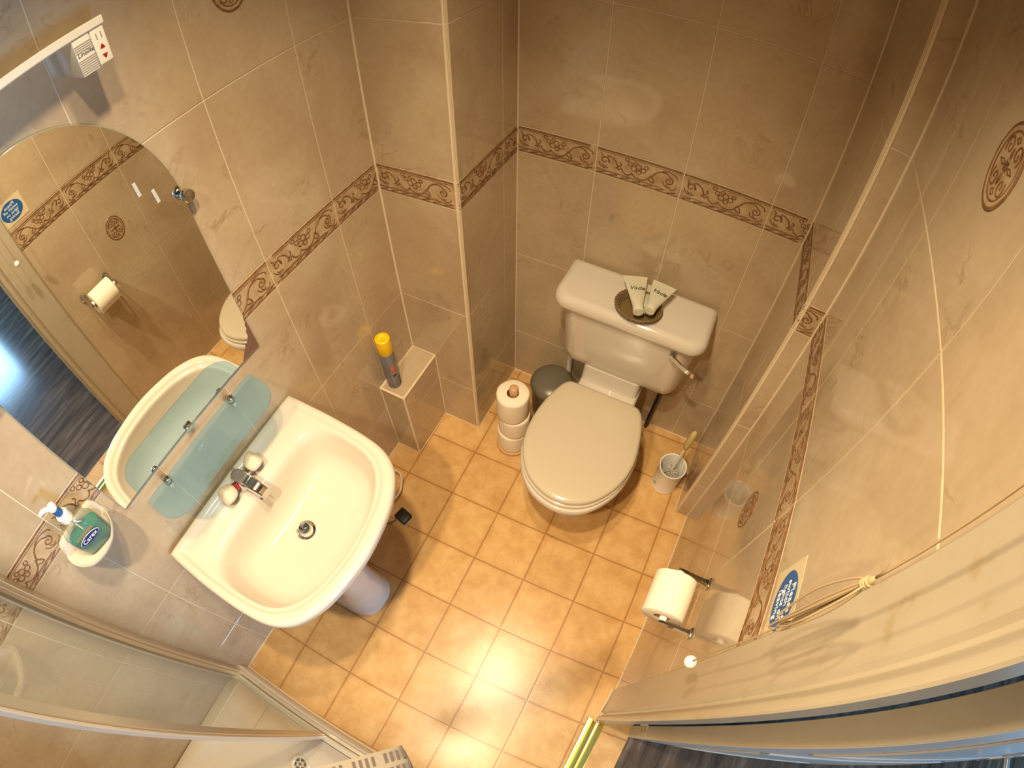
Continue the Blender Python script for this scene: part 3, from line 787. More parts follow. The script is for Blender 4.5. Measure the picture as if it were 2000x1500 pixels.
# ------------------------------------------------------------------ roll stand with spare rolls
hc = (0.1065, 0.509)
st_ = thing('toilet_roll_stand', (hc[0], hc[1], 0), 'wooden pole stand threaded through the spare toilet rolls in the corner', 'roll stand')
mb = MB(); mb.lathe([(0.0, 0.001), (0.064, 0.001), (0.066, 0.006), (0.064, 0.016), (0.052, 0.019), (0.0, 0.019)], PINE, 36, Matrix.Translation((*hc, 0))); mb.build('base', parent=st_)
mb = MB(); mb.lathe([(0.0165, 0.018), (0.0165, 0.385), (0.0155, 0.399), (0.010, 0.404), (0.0, 0.405)], PINE, 24, Matrix.Translation((hc[0] + 0.001, hc[1] + 0.003, 0))); mb.build('pole', parent=st_)
def spare_roll(cx, cy_, z0, h, label, lean=0.0):
    t = thing('toilet_roll', (cx, cy_, z0), label, 'toilet roll', 'spare toilet rolls on the wooden stand')
    M_ = Matrix.Translation((cx, cy_, z0)) @ Matrix.Rotation(lean, 4, 'Y')
    mb = MB(); n = 40
    pr_ = [(0.0225, 0.001), (0.055, 0.0), (0.0593, 0.004), (0.0603, 0.012), (0.0603, h - 0.012), (0.0593, h - 0.004), (0.055, h), (0.0225, h - 0.001)]
    rings = []
    for r, z in pr_:
        rings.append([((r + (0.0006 * math.sin(5 * a + z * 90) if r > .04 else 0)) * math.cos(a), (r + (0.0006 * math.sin(5 * a + z * 90) if r > .04 else 0)) * math.sin(a), z) for a in [2 * PI * k / n for k in range(n)]])
    rings.append(rings[0]); mb.loft(rings, PAPER, False, False, M=M_)
    mb.build('tissue', parent=t, sharp=60)
    mb = MB(); mb.loft([[(r * math.cos(2 * PI * k / 28), r * math.sin(2 * PI * k / 28), z) for k in range(28)] for r, z in ((0.0224, 0.001), (0.0224, h - .001), (0.0212, h - .001), (0.0212, .001), (0.0224, 0.001))], CARD, False, False, M=M_)
    mb.build('cardboard_core', parent=t)
    return t
spare_roll(hc[0] + 0.000, hc[1] + 0.000, 0.0195, 0.112, 'bottom spare toilet roll of the stack in the corner', 0.0)
spare_roll(hc[0] + 0.004, hc[1] + 0.003, 0.1325, 0.108, 'middle spare toilet roll of the stack in the corner', 0.01)
spare_roll(hc[0] - 0.001, hc[1] + 0.001, 0.2420, 0.128, 'top spare toilet roll of the stack with the wooden pole poking out', 0.0)

# ------------------------------------------------------------------ toilet brush
br = thing('toilet_brush', (0.740, 0.612, 0), 'white toilet brush with yellowed grip standing in its holder right of the toilet', 'toilet brush')
mb = MB()
a0, a1 = Vector((0.738, 0.606, 0.06)), Vector((0.752, 0.628, 0.405))
dd = (a1 - a0)
mb.tube([a0, a0 + dd * 0.55, a0 + dd * 0.70], [0.0045, 0.005, 0.0065], WHITE, 12); mb.build('handle_rod', parent=br)
mb = MB(); mb.tube([a0 + dd * f for f in (0.66, 0.68, 0.75, 0.85, 0.93, 0.98, 1.0)], [0.0075, 0.0105, 0.0125, 0.0135, 0.0125, 0.009, 0.003], GRIP, 16); mb.build('grip', parent=br)
mb = MB()
for k in range(230):
    a = random.uniform(0, 2 * PI); z = random.uniform(0.05, 0.125); el = random.uniform(-0.2, 0.5) + (z - 0.09) * 8
    c_ = a0 + dd * ((z - 0.06) / 0.345)
    r_ = random.uniform(0.030, 0.040) if z < 0.11 else random.uniform(0.022, 0.034)
    v = Vector((math.cos(a) * math.cos(el), math.sin(a) * math.cos(el), math.sin(el)))
    mb.tube([c_, c_ + v * r_], [0.0012, 0.0009], BRIS, 3)
mb.build('bristles', parent=br, sharp=None)
ho = thing('brush_holder', (0.740, 0.612, 0), 'white round toilet brush holder on the floor in the right corner', 'brush holder')
Mh = Matrix.Translation((0.740, 0.612, 0))
mb = MB(); mb.lathe([(0.0, 0.001), (0.050, 0.001), (0.0525, 0.006), (0.0505, 0.012), (0.0535, 0.148), (0.0555, 0.153), (0.0545, 0.157), (0.0505, 0.156), (0.0485, 0.150), (0.046, 0.02), (0.0, 0.018)], WHITE, 44, Mh)
mb.build('holder_cup', parent=ho)
mb = MB()
for a in (-2.5, -2.35):
    mb.box(-0.007, -0.001, -0.0022, 0.007, 0.001, 0.0022, GINK, Matrix.Translation((0.740 + 0.0520 * math.cos(a), 0.612 + 0.0520 * math.sin(a), 0.045 + (a + 2.4) * 0.1)) @ Matrix.Rotation(a + PI / 2, 4, 'Z'))
mb.build('printed_mark', parent=ho, label='small grey printed mark')

# ------------------------------------------------------------------ air freshener on ledge
cc = (-0.279, 0.336)
can = thing('aerosol_can', (cc[0], cc[1], 0.406), 'grey aerosol air freshener with yellow cap standing on the tiled ledge', 'aerosol can')
Mc = Matrix.Translation((cc[0], cc[1], 0.4065))
mb = MB(); mb.lathe([(0.0, 0.0), (0.0225, 0.0), (0.0245, 0.003), (0.0245, 0.185), (0.0225, 0.192)], CANG, 36, Mc); mb.build('can_body', parent=can)
mb = MB(); mb.lathe([(0.0245, 0.184), (0.0262, 0.187), (0.0265, 0.235), (0.0250, 0.252), (0.0215, 0.254), (0.0195, 0.247), (0.0115, 0.243), (0.0100, 0.250), (0.0, 0.251)], YEL, 36, Mc)
cap_ = mb.build('spray_cap', parent=can, label='yellow spray cap')
mb = MB(); mb.tube([(cc[0] + 0.004, cc[1] - 0.004, 0.655), (cc[0] + 0.004, cc[1] - 0.004, 0.662)], 0.004, YEL, 12); mb.build('nozzle', parent=cap_)
def wrap(mb, a0_, a1_, z0_, z1_, m, r=0.0249):
    n = 10
    mb.loft([[(cc[0] + r * math.cos(a0_ + (a1_ - a0_) * k / n), cc[1] + r * math.sin(a0_ + (a1_ - a0_) * k / n), 0.4065 + z) for k in range(n + 1)] for z in (z0_, z1_)], m, False, False, closed=False)
mb = MB(); wrap(mb, 0.25, 1.15, 0.005, 0.05, CAND); mb.build('dark_label_panel', parent=can, recalc=False)
mb = MB(); wrap(mb, 0.35, 1.3, 0.13, 0.180, CAND); mb.build('dark_label_band', parent=can, recalc=False)
mb = MB(); wrap(mb, -0.75, -0.15, 0.10, 0.128, SALMON); wrap(mb, -0.70, -0.1, 0.068, 0.078, CAND); wrap(mb, -0.6, -0.2, 0.084, 0.093, SALMON); mb.build('red_label_print', parent=can, recalc=False)

# ------------------------------------------------------------------ wash basin
BC = -0.302
def bring(half, z, dz=None):
    pts = [(x, BC + h_, 0) for x, h_ in half] + [(x, BC - h_, 0) for x, h_ in half[-2:0:-1]]
    return [Vector((p.x, p.y, z)) for p in spline(pts, 6)]
outer = [(-0.320, 0.0), (-0.320, 0.10), (-0.320, 0.19), (-0.320, 0.262), (-0.310, 0.272), (-0.24, 0.275), (-0.16, 0.276), (-0.05, 0.271), (0.020, 0.258), (0.068, 0.229), (0.100, 0.182), (0.122, 0.115), (0.135, 0.0)]
groove = [(-0.292, 0.0), (-0.292, 0.10), (-0.292, 0.18), (-0.291, 0.238), (-0.282, 0.247), (-0.23, 0.250), (-0.15, 0.251), (-0.05, 0.245), (0.010, 0.230), (0.048, 0.200), (0.075, 0.155), (0.092, 0.095), (0.101, 0.0)]
gin = [(-0.286, 0.0), (-0.286, 0.10), (-0.286, 0.18), (-0.284, 0.232), (-0.275, 0.240), (-0.225, 0.243), (-0.15, 0.244), (-0.05, 0.238), (0.006, 0.223), (0.041, 0.194), (0.067, 0.150), (0.084, 0.092), (0.093, 0.0)]
btop = [(-0.208, 0.0), (-0.208, 0.075), (-0.206, 0.140), (-0.198, 0.188), (-0.178, 0.213), (-0.145, 0.228), (-0.10, 0.234), (-0.04, 0.229), (0.004, 0.214), (0.036, 0.185), (0.060, 0.142), (0.076, 0.088), (0.084, 0.0)]
bmid = [(-0.188, 0.0), (-0.188, 0.065), (-0.185, 0.120), (-0.176, 0.163), (-0.158, 0.186), (-0.13, 0.199), (-0.09, 0.204), (-0.04, 0.198), (-0.004, 0.183), (0.022, 0.155), (0.041, 0.117), (0.053, 0.072), (0.059, 0.0)]
def bl(a, b_, t): return [(p[0] * (1 - t) + q[0] * t, p[1] * (1 - t) + q[1] * t) for p, q in zip(a, b_)]
drain = [(-0.102 + 0.03 * math.cos(PI - PI * k / 12), 0.03 * math.sin(PI - PI * k / 12)) for k in range(13)]
under = [(x * 0.55 - 0.11 if x > -0.31 else -0.318, h_ * 0.62) for x, h_ in outer]
basin = thing('wash_basin', (-0.1, BC, 0), 'champagne pedestal wash basin with chrome mixer tap on the left wall', 'wash basin')
mb = MB()
o96 = bl(outer, drain, 0.03)
mb.loft([bring(under, 0.635), bring(bl(under, outer, 0.5), 0.675), bring(bl(under, outer, 0.85), 0.735), bring(bl(outer, drain, 0.02), 0.768), bring(outer, 0.775), bring(outer, 0.792),
         bring(bl(outer, groove, 0.12), 0.800), bring(bl(outer, groove, 0.35), 0.804), bring(bl(outer, groove, 0.8), 0.803), bring(groove, 0.7985), bring(bl(groove, gin, 0.5), 0.794), bring(gin, 0.7935),
         bring(bl(gin, btop, 0.5), 0.7920), bring(bl(gin, btop, 0.85), 0.7885), bring(btop, 0.780), bring(bl(btop, bmid, 0.25), 0.762), bring(bl(btop, bmid, 0.6), 0.728), bring(bmid, 0.697),
         bring(bl(bmid, drain, 0.18), 0.679), bring(bl(bmid, drain, 0.45), 0.667), bring(bl(bmid, drain, 0.8), 0.661), bring(drain, 0.6595)], CERAM, cap0=True, cap1=True)
bowl = mb.build('basin_bowl', parent=basin, sharp=60)
# pedestal
mb = MB()
def ped(z, w, d0, d1): return [Vector((d0 + (d1 - d0) * 0.5 + (d1 - d0) * 0.5 * math.copysign(abs(math.cos(t)) ** 0.6, math.cos(t)), BC - 0.005 + w * math.copysign(abs(math.sin(t)) ** 0.75, math.sin(t)), z)) for t in [2 * PI * k / 48 for k in range(48)]]
mb.loft([ped(0.0, 0.092, -0.30, -0.006), ped(0.012, 0.092, -0.30, -0.006), ped(0.03, 0.084, -0.30, -0.018), ped(0.2, 0.074, -0.30, -0.030), ped(0.45, 0.078, -0.30, -0.024), ped(0.60, 0.098, -0.30, -0.004), ped(0.66, 0.125, -0.30, 0.02)], CERAM)
mb.build('pedestal', parent=basin, sharp=50)
# waste, plug, overflow
mb = MB(); mb.lathe([(0.0, 0.650), (0.017, 0.650), (0.020, 0.6585), (0.0275, 0.6605), (0.0275, 0.6625), (0.0235, 0.6635), (0.0195, 0.6605), (0.0180, 0.654)], CHROME, 32, Matrix.Translation((-0.102, BC, 0)))
wa = mb.build('waste_ring', parent=basin)
mb = MB(); mb.lathe([(0.0, 0.66), (0.0165, 0.66), (0.0172, 0.6685), (0.0155, 0.6705), (0.006, 0.6712), (0.0, 0.6712)], CHROME, 32, Matrix.Translation((-0.106, BC + 0.001, 0)))
mb.build('pop_up_plug', parent=wa)
mb = MB(); Mo = basis((-0.2045, BC + 0.003, 0.7705), (0, 1, 0), (-0.30, 0, 0.954), (0.954, 0, 0.30))
mb.lathe([(0.0, 0.0016), (0.0052, 0.0016), (0.0056, 0.0019), (0.0056, -0.0010)], DARK, 20, Mo @ Matrix.Diagonal((2.3, 1, 1, 1)))
mb.build('overflow_hole', parent=basin)
# mixer tap
tap = thing('mixer_tap', (-0.262, -0.303, 0.7945), 'chrome basin mixer tap with two ivory handles on the wash basin', 'tap')
mb = MB()
mb.loft([rrect(-0.283, -0.238, -0.328, -0.278, 0.792, 0.016), rrect(-0.283, -0.238, -0.328, -0.278, 0.800, 0.016), rrect(-0.280, -0.240, -0.324, -0.282, 0.812, 0.014), rrect(-0.279, -0.238, -0.322, -0.284, 0.835, 0.012), rrect(-0.275, -0.240, -0.319, -0.287, 0.842, 0.010)], CHROME)
mb.build('tap_body', parent=tap)
mb = MB(); rings = []
for (x, w_, zt, zb) in ((-0.278, 0.010, 0.842, 0.820), (-0.265, 0.0145, 0.849, 0.818), (-0.235, 0.0165, 0.856, 0.826), (-0.210, 0.0160, 0.855, 0.830), (-0.190, 0.0145, 0.850, 0.826), (-0.176, 0.0135, 0.842, 0.814), (-0.168, 0.0125, 0.834, 0.808)):
    yc = -0.303 + 0.004 * (x + 0.27) / 0.1
    rings.append([(x, yc - w_, zb + .003), (x, yc - w_, zt - 0.004), (x, yc - w_ + 0.004, zt), (x, yc + w_ - 0.004, zt), (x, yc + w_, zt - 0.004), (x, yc + w_, zb + .003), (x, yc + w_ - .003, zb), (x, yc - w_ + .003, zb)])
mb.loft(rings, CHROME, smooth=True); mb.build('spout', parent=tap, sharp=25)
for s, ringm, yc in ((1, CHROME, -0.262), (-1, REDM, -0.346)):
    M_ = basis((-0.262 + 0.02 if s > 0 else -0.252, yc - s * 0.016, 0.826), (1, 0, 0), (0, 0, 1), (0.0, s * 1.0, 0.35)) if False else None
    base_p = Vector((-0.255, -0.303 + s * 0.020, 0.822)); ax = Vector((0.10, s * 0.92, 0.38)).normalized()
    xx = ax.cross(Vector((0, 0, 1))).normalized(); yy = ax.cross(xx).normalized()
    if xx.cross(yy).dot(ax) < 0: yy = -yy
    Mt = basis(base_p, xx, yy, ax)
    mb = MB(); mb.lathe([(0.0, -0.004), (0.0105, -0.004), (0.0115, 0.002), (0.0105, 0.007), (0.013, 0.0085), (0.0135, 0.0125), (0.010, 0.014)], ringm, 24, Mt)
    mb.build('index_ring', parent=tap, label='red index ring' if s < 0 else 'chrome index ring')
    mb = MB(); n = 40
    rings = []
    for r, z in ((0.011, 0.0135), (0.0165, 0.0155), (0.0205, 0.021), (0.0235, 0.032), (0.0245, 0.042), (0.0235, 0.049), (0.019, 0.0535), (0.010, 0.055), (0.001, 0.055)):
        rings.append([(r * (1 + (0.045 * math.cos(4 * a) if r > .015 else 0)) * math.cos(a), r * (1 + (0.045 * math.cos(4 * a) if r > .015 else 0)) * math.sin(a), z) for a in [2 * PI * k / n for k in range(n)]])
    mb.loft(rings, KNOBP, M=Mt); mb.build('handle', parent=tap, sharp=50)
mb = MB(); mb.tube([(-0.286, -0.296, 0.79), (-0.286, -0.296, 0.826)], 0.0022, CHROME, 8)
mb.lathe([(0.0, 0.0), (0.005, 0.001), (0.0065, 0.006), (0.005, 0.011), (0.0, 0.012)], CHROME, 16, Matrix.Translation((-0.286, -0.296, 0.824)))
mb.build('pop_up_rod', parent=tap)

# ------------------------------------------------------------------ glass shelf
sh = thing('glass_shelf', (-0.26, -0.30, 0.99), 'blue-tinted glass shelf on chrome clips between basin and mirror', 'shelf')
mb = MB()
SZ = 0.992
def shp(z, e=0.0): return rrect(-0.3085 + e, -0.196 - e, -0.498 + e, -0.104 - e, z, [0.058, 0.002, 0.002, 0.058], 10)
mb.loft([shp(SZ, 0.0006), shp(SZ + 0.0008), shp(SZ + 0.0052), shp(SZ + 0.006, 0.0006)], SHELFG)
mb.build('glass_pane', parent=sh, sharp=30)
for yy_ in (-0.184, -0.428):
    mb = MB(); mb.tube([(XL(yy_), yy_, SZ - 0.006), (-0.300, yy_, SZ - 0.006)], 0.0085, CHROME, 18)
    mb.lathe([(0.0, -0.014), (0.0085, -0.013), (0.0095, -0.007), (0.0095, 0.0), (0.0095, -0.0002)], CHROME, 20, Matrix.Translation((-0.296, yy_, SZ - 0.0003)))
    mb.lathe([(0.0098, 0.0002), (0.0105, 0.004), (0.0085, 0.010), (0.0045, 0.0125), (0.0, 0.013)], CHROME, 20, Matrix.Translation((-0.296, yy_, SZ + 0.006)))
    mb.build('shelf_clip', parent=sh)

# ------------------------------------------------------------------ mirror
mi = thing('wall_mirror', (XL(-0.29), -0.29, 1.03), 'arched frameless wall mirror above the basin with damaged lower corner', 'mirror')
MY0, MY1, MZ0 = -0.5435, -0.0365, 1.030
def mout(e, h):
    cyy, hw = (MY0 + MY1) / 2, (MY1 - MY0) / 2 - e
    pts = [(MY0 + e, MZ0 + e), (MY1 - e, MZ0 + e)]
    for k in range(41):
        a = PI * k / 40
        pts.append((cyy + hw * math.cos(a), 1.475 + (0.295 - e) * math.sin(a) ** 0.98))
    return [(XL(y) + h, y, z) for y, z in pts]
mb = MB(); mb.loft([mout(0, 0.0022), mout(0, 0.0062), mout(0.0012, 0.0070)], MIRE, cap0=True, cap1=False, smooth=False); mb.build('glass_edge', parent=mi)
mb = MB(); mb.face(mout(0.0011, 0.00705), MIRR); mb.build('silvered_face', parent=mi, recalc=False, sharp=None)
mb = MB()
cr = [(-0.0372, 1.137), (-0.0372, 1.0305), (-0.095, 1.0305), (-0.088, 1.040), (-0.078, 1.052), (-0.071, 1.058), (-0.069, 1.068), (-0.0635, 1.064), (-0.057, 1.071), (-0.051, 1.080), (-0.0505, 1.093), (-0.0445, 1.100), (-0.0455, 1.110), (-0.0405, 1.118), (-0.0410, 1.126)]
mb.face([(XL(y) + 0.0073, y, z) for y, z in cr], BROWNP); mb.build('damaged_corner', parent=mi, label='brown flaked patch at the corner', recalc=False)
for (yy_, zz) in ((-0.0385, 1.487), (-0.5405, 1.487)):
    mb = MB(); mb.lathe([(0.0, 0), (0.0065, 0), (0.0065, 0.011), (0.0125, 0.012), (0.0135, 0.016), (0.0135, 0.027), (0.0118, 0.0295), (0.0, 0.030)], CHROME, 24, basis((XL(yy_) + 0.001, yy_ + (0.002 if yy_ > -0.3 else -0.002), zz), (0, 1, 0), (0, 0, 1), (1, 0, 0)))
    mb.build('fixing_knob', parent=mi)
mb = MB(); mb.box(XL(-.3) + 0.0005, -0.312, MZ0 - 0.006, XL(-.3) + 0.015, -0.290, MZ0 + 0.010, CHROME, None, 0.003, 2); mb.build('bottom_clip', parent=mi)
def pad(y, z, rot, label):
    mb = MB(); M_ = basis((XL(y) + 0.0072, y, z), (0, 1, 0), (0, 0, 1), (1, 0, 0)) @ Matrix.Rotation(rot, 4, 'Z')
    mb.box(-0.0038, -0.0150, 0, 0.0038, 0.0150, 0.0018, PADM, M_, 0.0006, 1)
    o = mb.build('adhesive_pad', label=label, cat='adhesive pad', group='white pads stuck on the mirror'); return o
pad(-0.1176, 1.559, 0.04, 'small white adhesive pad on the mirror, the one further from the chrome knob')
pad(-0.0893, 1.523, 0.06, 'small white adhesive pad on the mirror, the one nearer the chrome knob')

# ------------------------------------------------------------------ shaver light above mirror
lt = thing('shaver_light', (XL(-.29), -0.29, 1.80), 'long white shaver light fitting with socket end on the wall above the mirror', 'wall light')
xb = XL(-0.3) + 0.001
mb = MB(); mb.loft([[(xb, y, 1.8600), (-0.2385, y, 1.8690), (-0.2370, y, 1.8710), (-0.2370, y, 1.8815), (-0.2390, y, 1.8832), (-0.246, y, 1.8826), (xb, y, 1.8690)] for y in (-0.500, -0.090)], WHITEP, smooth=False); mb.build('top_cover', parent=lt)
mb = MB(); mb.box(xb, -0.1475, 1.808, -0.240, -0.117, 1.8685, WHITEP, None, 0.002, 2)
for k in range(7): mb.box(-0.2402, -0.1465, 1.8115 + k * 0.0035, -0.2392, -0.118, 1.8128 + k * 0.0035, GINK)
for k in range(4): mb.box(-0.2402, -0.1465, 1.846 + k * 0.0035, -0.2392, -0.118, 1.8473 + k * 0.0035, GINK)
sb = mb.build('switch_block', parent=lt)
text_mesh('Linolite', 0.0095, INK, 'lettering', basis((-0.2388, -0.132, 1.8425), (0, 1, 0), (0, 0, 1), (1, 0, 0)) @ Matrix.Rotation(-0.0, 4, 'Z'), sb, font_shear=0.3)
mb = MB(); mb.box(xb, -0.1160, 1.810, -0.240, -0.092, 1.8685, WHITEP, None, 0.002, 2); so = mb.build('socket_block', parent=lt)
mb = MB()
def tri(y, z, up):
    s = 1 if up else -1
    pts = [(-0.2394, y - 0.0042, z - s * 0.003), (-0.2394, y + 0.0042, z - s * 0.003), (-0.2394, y + 0.003, z + s * 0.0005), (-0.2394, y, z + s * 0.005), (-0.2394, y - 0.003, z + s * 0.0005)]
    mb.loft([[(p[0] - 0.0008, p[1], p[2]) for p in pts], pts], REDM, smooth=False)
tri(-0.1035, 1.8365, True); tri(-0.1035, 1.8215, False)
for dy in (-0.004, 0.004): mb.box(-0.2399, -0.1035 + dy - 0.0008, 1.850, -0.2392, -0.1035 + dy + 0.0008, 1.860, GINK)
mb.build('red_arrow_marks', parent=so, label='red arrow marks')
mb = MB(); mb.box(xb, -0.500, 1.808, -0.240, -0.445, 1.8685, WHITEP, None, 0.002, 2); mb.build('end_block', parent=lt)

# ------------------------------------------------------------------ soap dish and bottle
DY, DZ = -0.640, 1.092
ds = thing('soap_dish', (XL(DY), DY, DZ), 'cream ceramic soap dish fixed to the left wall beside the shower', 'soap dish')
half = [(0.0, 0.0), (0.0, 0.030), (0.0, 0.056), (0.004, 0.068), (0.022, 0.071), (0.042, 0.067), (0.064, 0.055), (0.082, 0.034), (0.089, 0.0)]
xw = XL(DY)
def dring(s, z, back=0.0):
    pts = [(xw + back + (x - 0.0) * s if x > 0.001 else xw + back, DY + h_ * s, 0) for x, h_ in half] + [(xw + back + x * s if x > 0.001 else xw + back, DY - h_ * s, 0) for x, h_ in half[-2:0:-1]]
    return [Vector((p.x, p.y, z)) for p in spline(pts, 5)]
mb = MB()
mb.loft([dring(0.55, DZ - 0.050), dring(0.80, DZ - 0.028), dring(0.96, DZ - 0.010), dring(1.0, DZ - 0.002), dring(0.985, DZ + 0.002), dring(0.93, DZ + 0.001, 0.003), dring(0.87, DZ - 0.005, 0.006), dring(0.80, DZ - 0.007, 0.008), dring(0.4, DZ - 0.007, 0.008)], CERAM)
bwl = mb.build('dish_bowl', parent=ds, sharp=60)
mb = MB()
plate = [(DY - 0.060, DZ - 0.03), (DY - 0.062, DZ + 0.020), (DY - 0.050, DZ + 0.040), (DY, DZ + 0.046), (DY + 0.050, DZ + 0.046), (DY + 0.066, DZ + 0.038), (DY + 0.070, DZ + 0.010), (DY + 0.062, DZ - 0.03)]
pp = [(p.x, p.y) for p in spline([(a, b_, 0) for a, b_ in plate], 5)]
mb.loft([[(xw - 0.001, y, z) for y, z in pp], [(xw + 0.006, y, z) for y, z in pp], [(xw + 0.010, DY + (y - DY) * 0.9, DZ + (z - DZ) * 0.9) for y, z in pp]], CERAM)
mb.build('dish_back', parent=ds, sharp=50)
bo_ = thing('soap_bottle', (-0.281, -0.626, DZ - 0.007), 'clear pump bottle of teal liquid hand soap standing in the soap dish', 'soap bottle')
bx, by, bz = -0.279, -0.626, DZ - 0.0065
tw = math.radians(-8)
def bring2(a, b_, z, M_=None, n=36, e=0.7):
    out = []
    for k in range(n):
        t = 2 * PI * k / n
        c_, s_ = math.cos(t), math.sin(t)
        x = b_ * math.copysign(abs(c_) ** e, c_); y = a * math.copysign(abs(s_) ** e, s_)
        out.append((bx + x * math.cos(tw) - y * math.sin(tw), by + x * math.sin(tw) + y * math.cos(tw), bz + z))
    return out
mb = MB(); mb.loft([bring2(0.036, 0.018, 0.0), bring2(0.041, 0.0215, 0.006), bring2(0.044, 0.0225, 0.04), bring2(0.042, 0.021, 0.078), bring2(0.032, 0.018, 0.098), bring2(0.017, 0.014, 0.108), bring2(0.013, 0.013, 0.114)], BOTG)
mb.build('bottle_shell', parent=bo_)
mb = MB(); mb.loft([bring2(0.034, 0.017, 0.0012), bring2(0.0395, 0.0203, 0.007), bring2(0.0425, 0.0213, 0.04), bring2(0.0418, 0.0205, 0.060)], TEAL)
mb.build('liquid_soap', parent=bo_, label='teal liquid')
mb = MB(); Mp = Matrix.Translation((bx, by, bz))
mb.lathe([(0.0, 0.113), (0.0150, 0.113), (0.0155, 0.118), (0.0150, 0.132), (0.009, 0.136)], WHITE, 28, Mp); col_ = mb.build('pump_collar', parent=bo_)
mb = MB(); mb.lathe([(0.0, 0.134), (0.0085, 0.134), (0.0095, 0.140), (0.0095, 0.156), (0.006, 0.158)], BLUEM, 24, Mp); mb.build('blue_pump_ring', parent=col_, label='blue pump ring')
mb = MB()
mb.lathe([(0.0, 0.155), (0.0095, 0.157), (0.0110, 0.162), (0.0095, 0.168), (0.0, 0.170)], WHITE, 24, Mp)
mb.tube([(bx, by, bz + 0.163), (bx - 0.012, by - 0.020, bz + 0.166), (bx - 0.016, by - 0.030, bz + 0.162)], [0.006, 0.005, 0.004], WHITE, 12)
mb.build('pump_nozzle', parent=col_)
mb = MB(); mb.tube([(bx, by, bz + 0.115), (bx + .001, by, bz + 0.01)], 0.0022, WHITEP, 8); mb.build('dip_tube', parent=bo_)
fx = Vector((math.cos(tw), math.sin(tw), 0)); fy = Vector((-math.sin(tw), math.cos(tw), 0))
cfront = Vector((bx, by, bz)) + fx * 0.0232
mb = MB(); Mlab = basis(cfront + Vector((0, 0, 0.052)), fy, (0, 0, 1), fx)
n = 36
mb.loft([[Mlab @ Vector((0.0275 * s * math.cos(2 * PI * k / n), 0.0125 * s * math.sin(2 * PI * k / n), h_)) for k in range(n)] for s, h_ in ((1.0, 0.0), (1.0, 0.0007), (0.001, 0.0007))], WHITE, False, False)
mb.loft([[Mlab @ Vector((0.0262 * s * math.cos(2 * PI * k / n), 0.0112 * s * math.sin(2 * PI * k / n), h_)) for k in range(n)] for s, h_ in ((1.0, 0.0007), (1.0, 0.0012), (0.001, 0.0012))], NAVY, False, False)
la = mb.build('oval_label', parent=bo_, label='navy oval label', sharp=30)
text_mesh('Carex', 0.0165, CREAMW, 'lettering', basis(cfront + fx * 0.0013 + Vector((0, 0, 0.0525)), fy, (0, 0, 1), fx), la)
text_mesh('complete', 0.0125, SALMON, 'red_lettering', basis(cfront + fx * 0.0006 + Vector((0, 0, 0.0725)), fy, (0, 0, 1), fx), bo_, label='red lettering')

# ------------------------------------------------------------------ toilet roll holder on right wall
rh = thing('toilet_roll_holder', (0.87, -0.07, 0.77), 'chrome two-arm toilet roll holder on the right wall by the door', 'toilet roll holder')
for (yw, ye) in ((-0.004, 0.008), (-0.132, -0.128)):
    mb = MB()
    mb.box(-0.0125, -0.017, 0, 0.0125, 0.017, 0.007, CHROME, basis((XR(yw) - 0.0005, yw, 0.770), (0, 1, 0), (0, 0, 1), (-1, 0, 0)), 0.003, 2)
    pl = mb.build('wall_plate', parent=rh)
    mb = MB(); rings = []
    for (t, w_, th_) in ((0.0, 0.012, 0.006), (0.15, 0.010, 0.0042), (0.45, 0.0095, 0.0032), (0.9, 0.0095, 0.003), (1.0, 0.007, 0.003)):
        x = XR(yw) - 0.004 - 0.078 * t; y = yw + (ye - yw) * t; z = 0.772 - 0.018 * t
        rings.append([(x, y - th_, z - w_), (x, y + th_, z - w_), (x, y + th_, z + w_), (x, y - th_, z + w_)])
    mb.loft(rings, CHROME, smooth=False); mb.build('arm', parent=rh, sharp=20)
mb = MB(); mb.tube([(0.800, -0.125, 0.756), (0.800, 0.004, 0.756)], 0.0095, WHITE, 18); mb.build('spindle', parent=rh)
rl = thing('toilet_roll', (0.798, -0.064, 0.752), 'white toilet roll hanging on the chrome holder on the right wall', 'toilet roll')
Mr = basis((0.797, -0.116, 0.750), (1, 0, 0), (0, 0, 1), (0, 1, 0)); Mr = basis((0.797, -0.116, 0.750), (0, 0, 1), (1, 0, 0), (0, 1, 0))
mb = MB(); n = 48; h_ = 0.104
pr_ = [(0.0205, 0.0), (0.0505, 0.0), (0.0520, 0.0012), (0.0520, h_ - 0.0012), (0.0505, h_), (0.0205, h_)]
rings = [[(r * math.cos(2 * PI * k / n), r * math.sin(2 * PI * k / n), z) for k in range(n)] for r, z in pr_]; rings.append(rings[0])
mb.loft(rings, PAPER, False, False, M=Mr); mb.build('tissue', parent=rl, sharp=50)
mb = MB(); mb.loft([[(r * math.cos(2 * PI * k / 28), r * math.sin(2 * PI * k / 28), z) for k in range(28)] for r, z in ((0.0204, 0.001), (0.0204, h_ - .001), (0.0192, h_ - .001), (0.0192, .001), (0.0204, 0.001))], CARD, False, False, M=Mr)
mb.build('cardboard_core', parent=rl)
mb = MB()
fl_ = [(0.797 - 0.052 * math.cos(a), 0.750 + 0.052 * math.sin(a)) for a in (2.7, 2.9, 3.1)] 
mb.loft([[(0.8492, y, 0.752), (0.8500, y, 0.735), (0.8485, y, 0.700), (0.8490, y, 0.672), (0.8482, y, 0.672), (0.8476, y, 0.700), (0.8491, y, 0.735), (0.8483, y, 0.752)] for y in (-0.115, -0.013)], PAPER, smooth=True)
mb.build('loose_sheet', parent=rl)

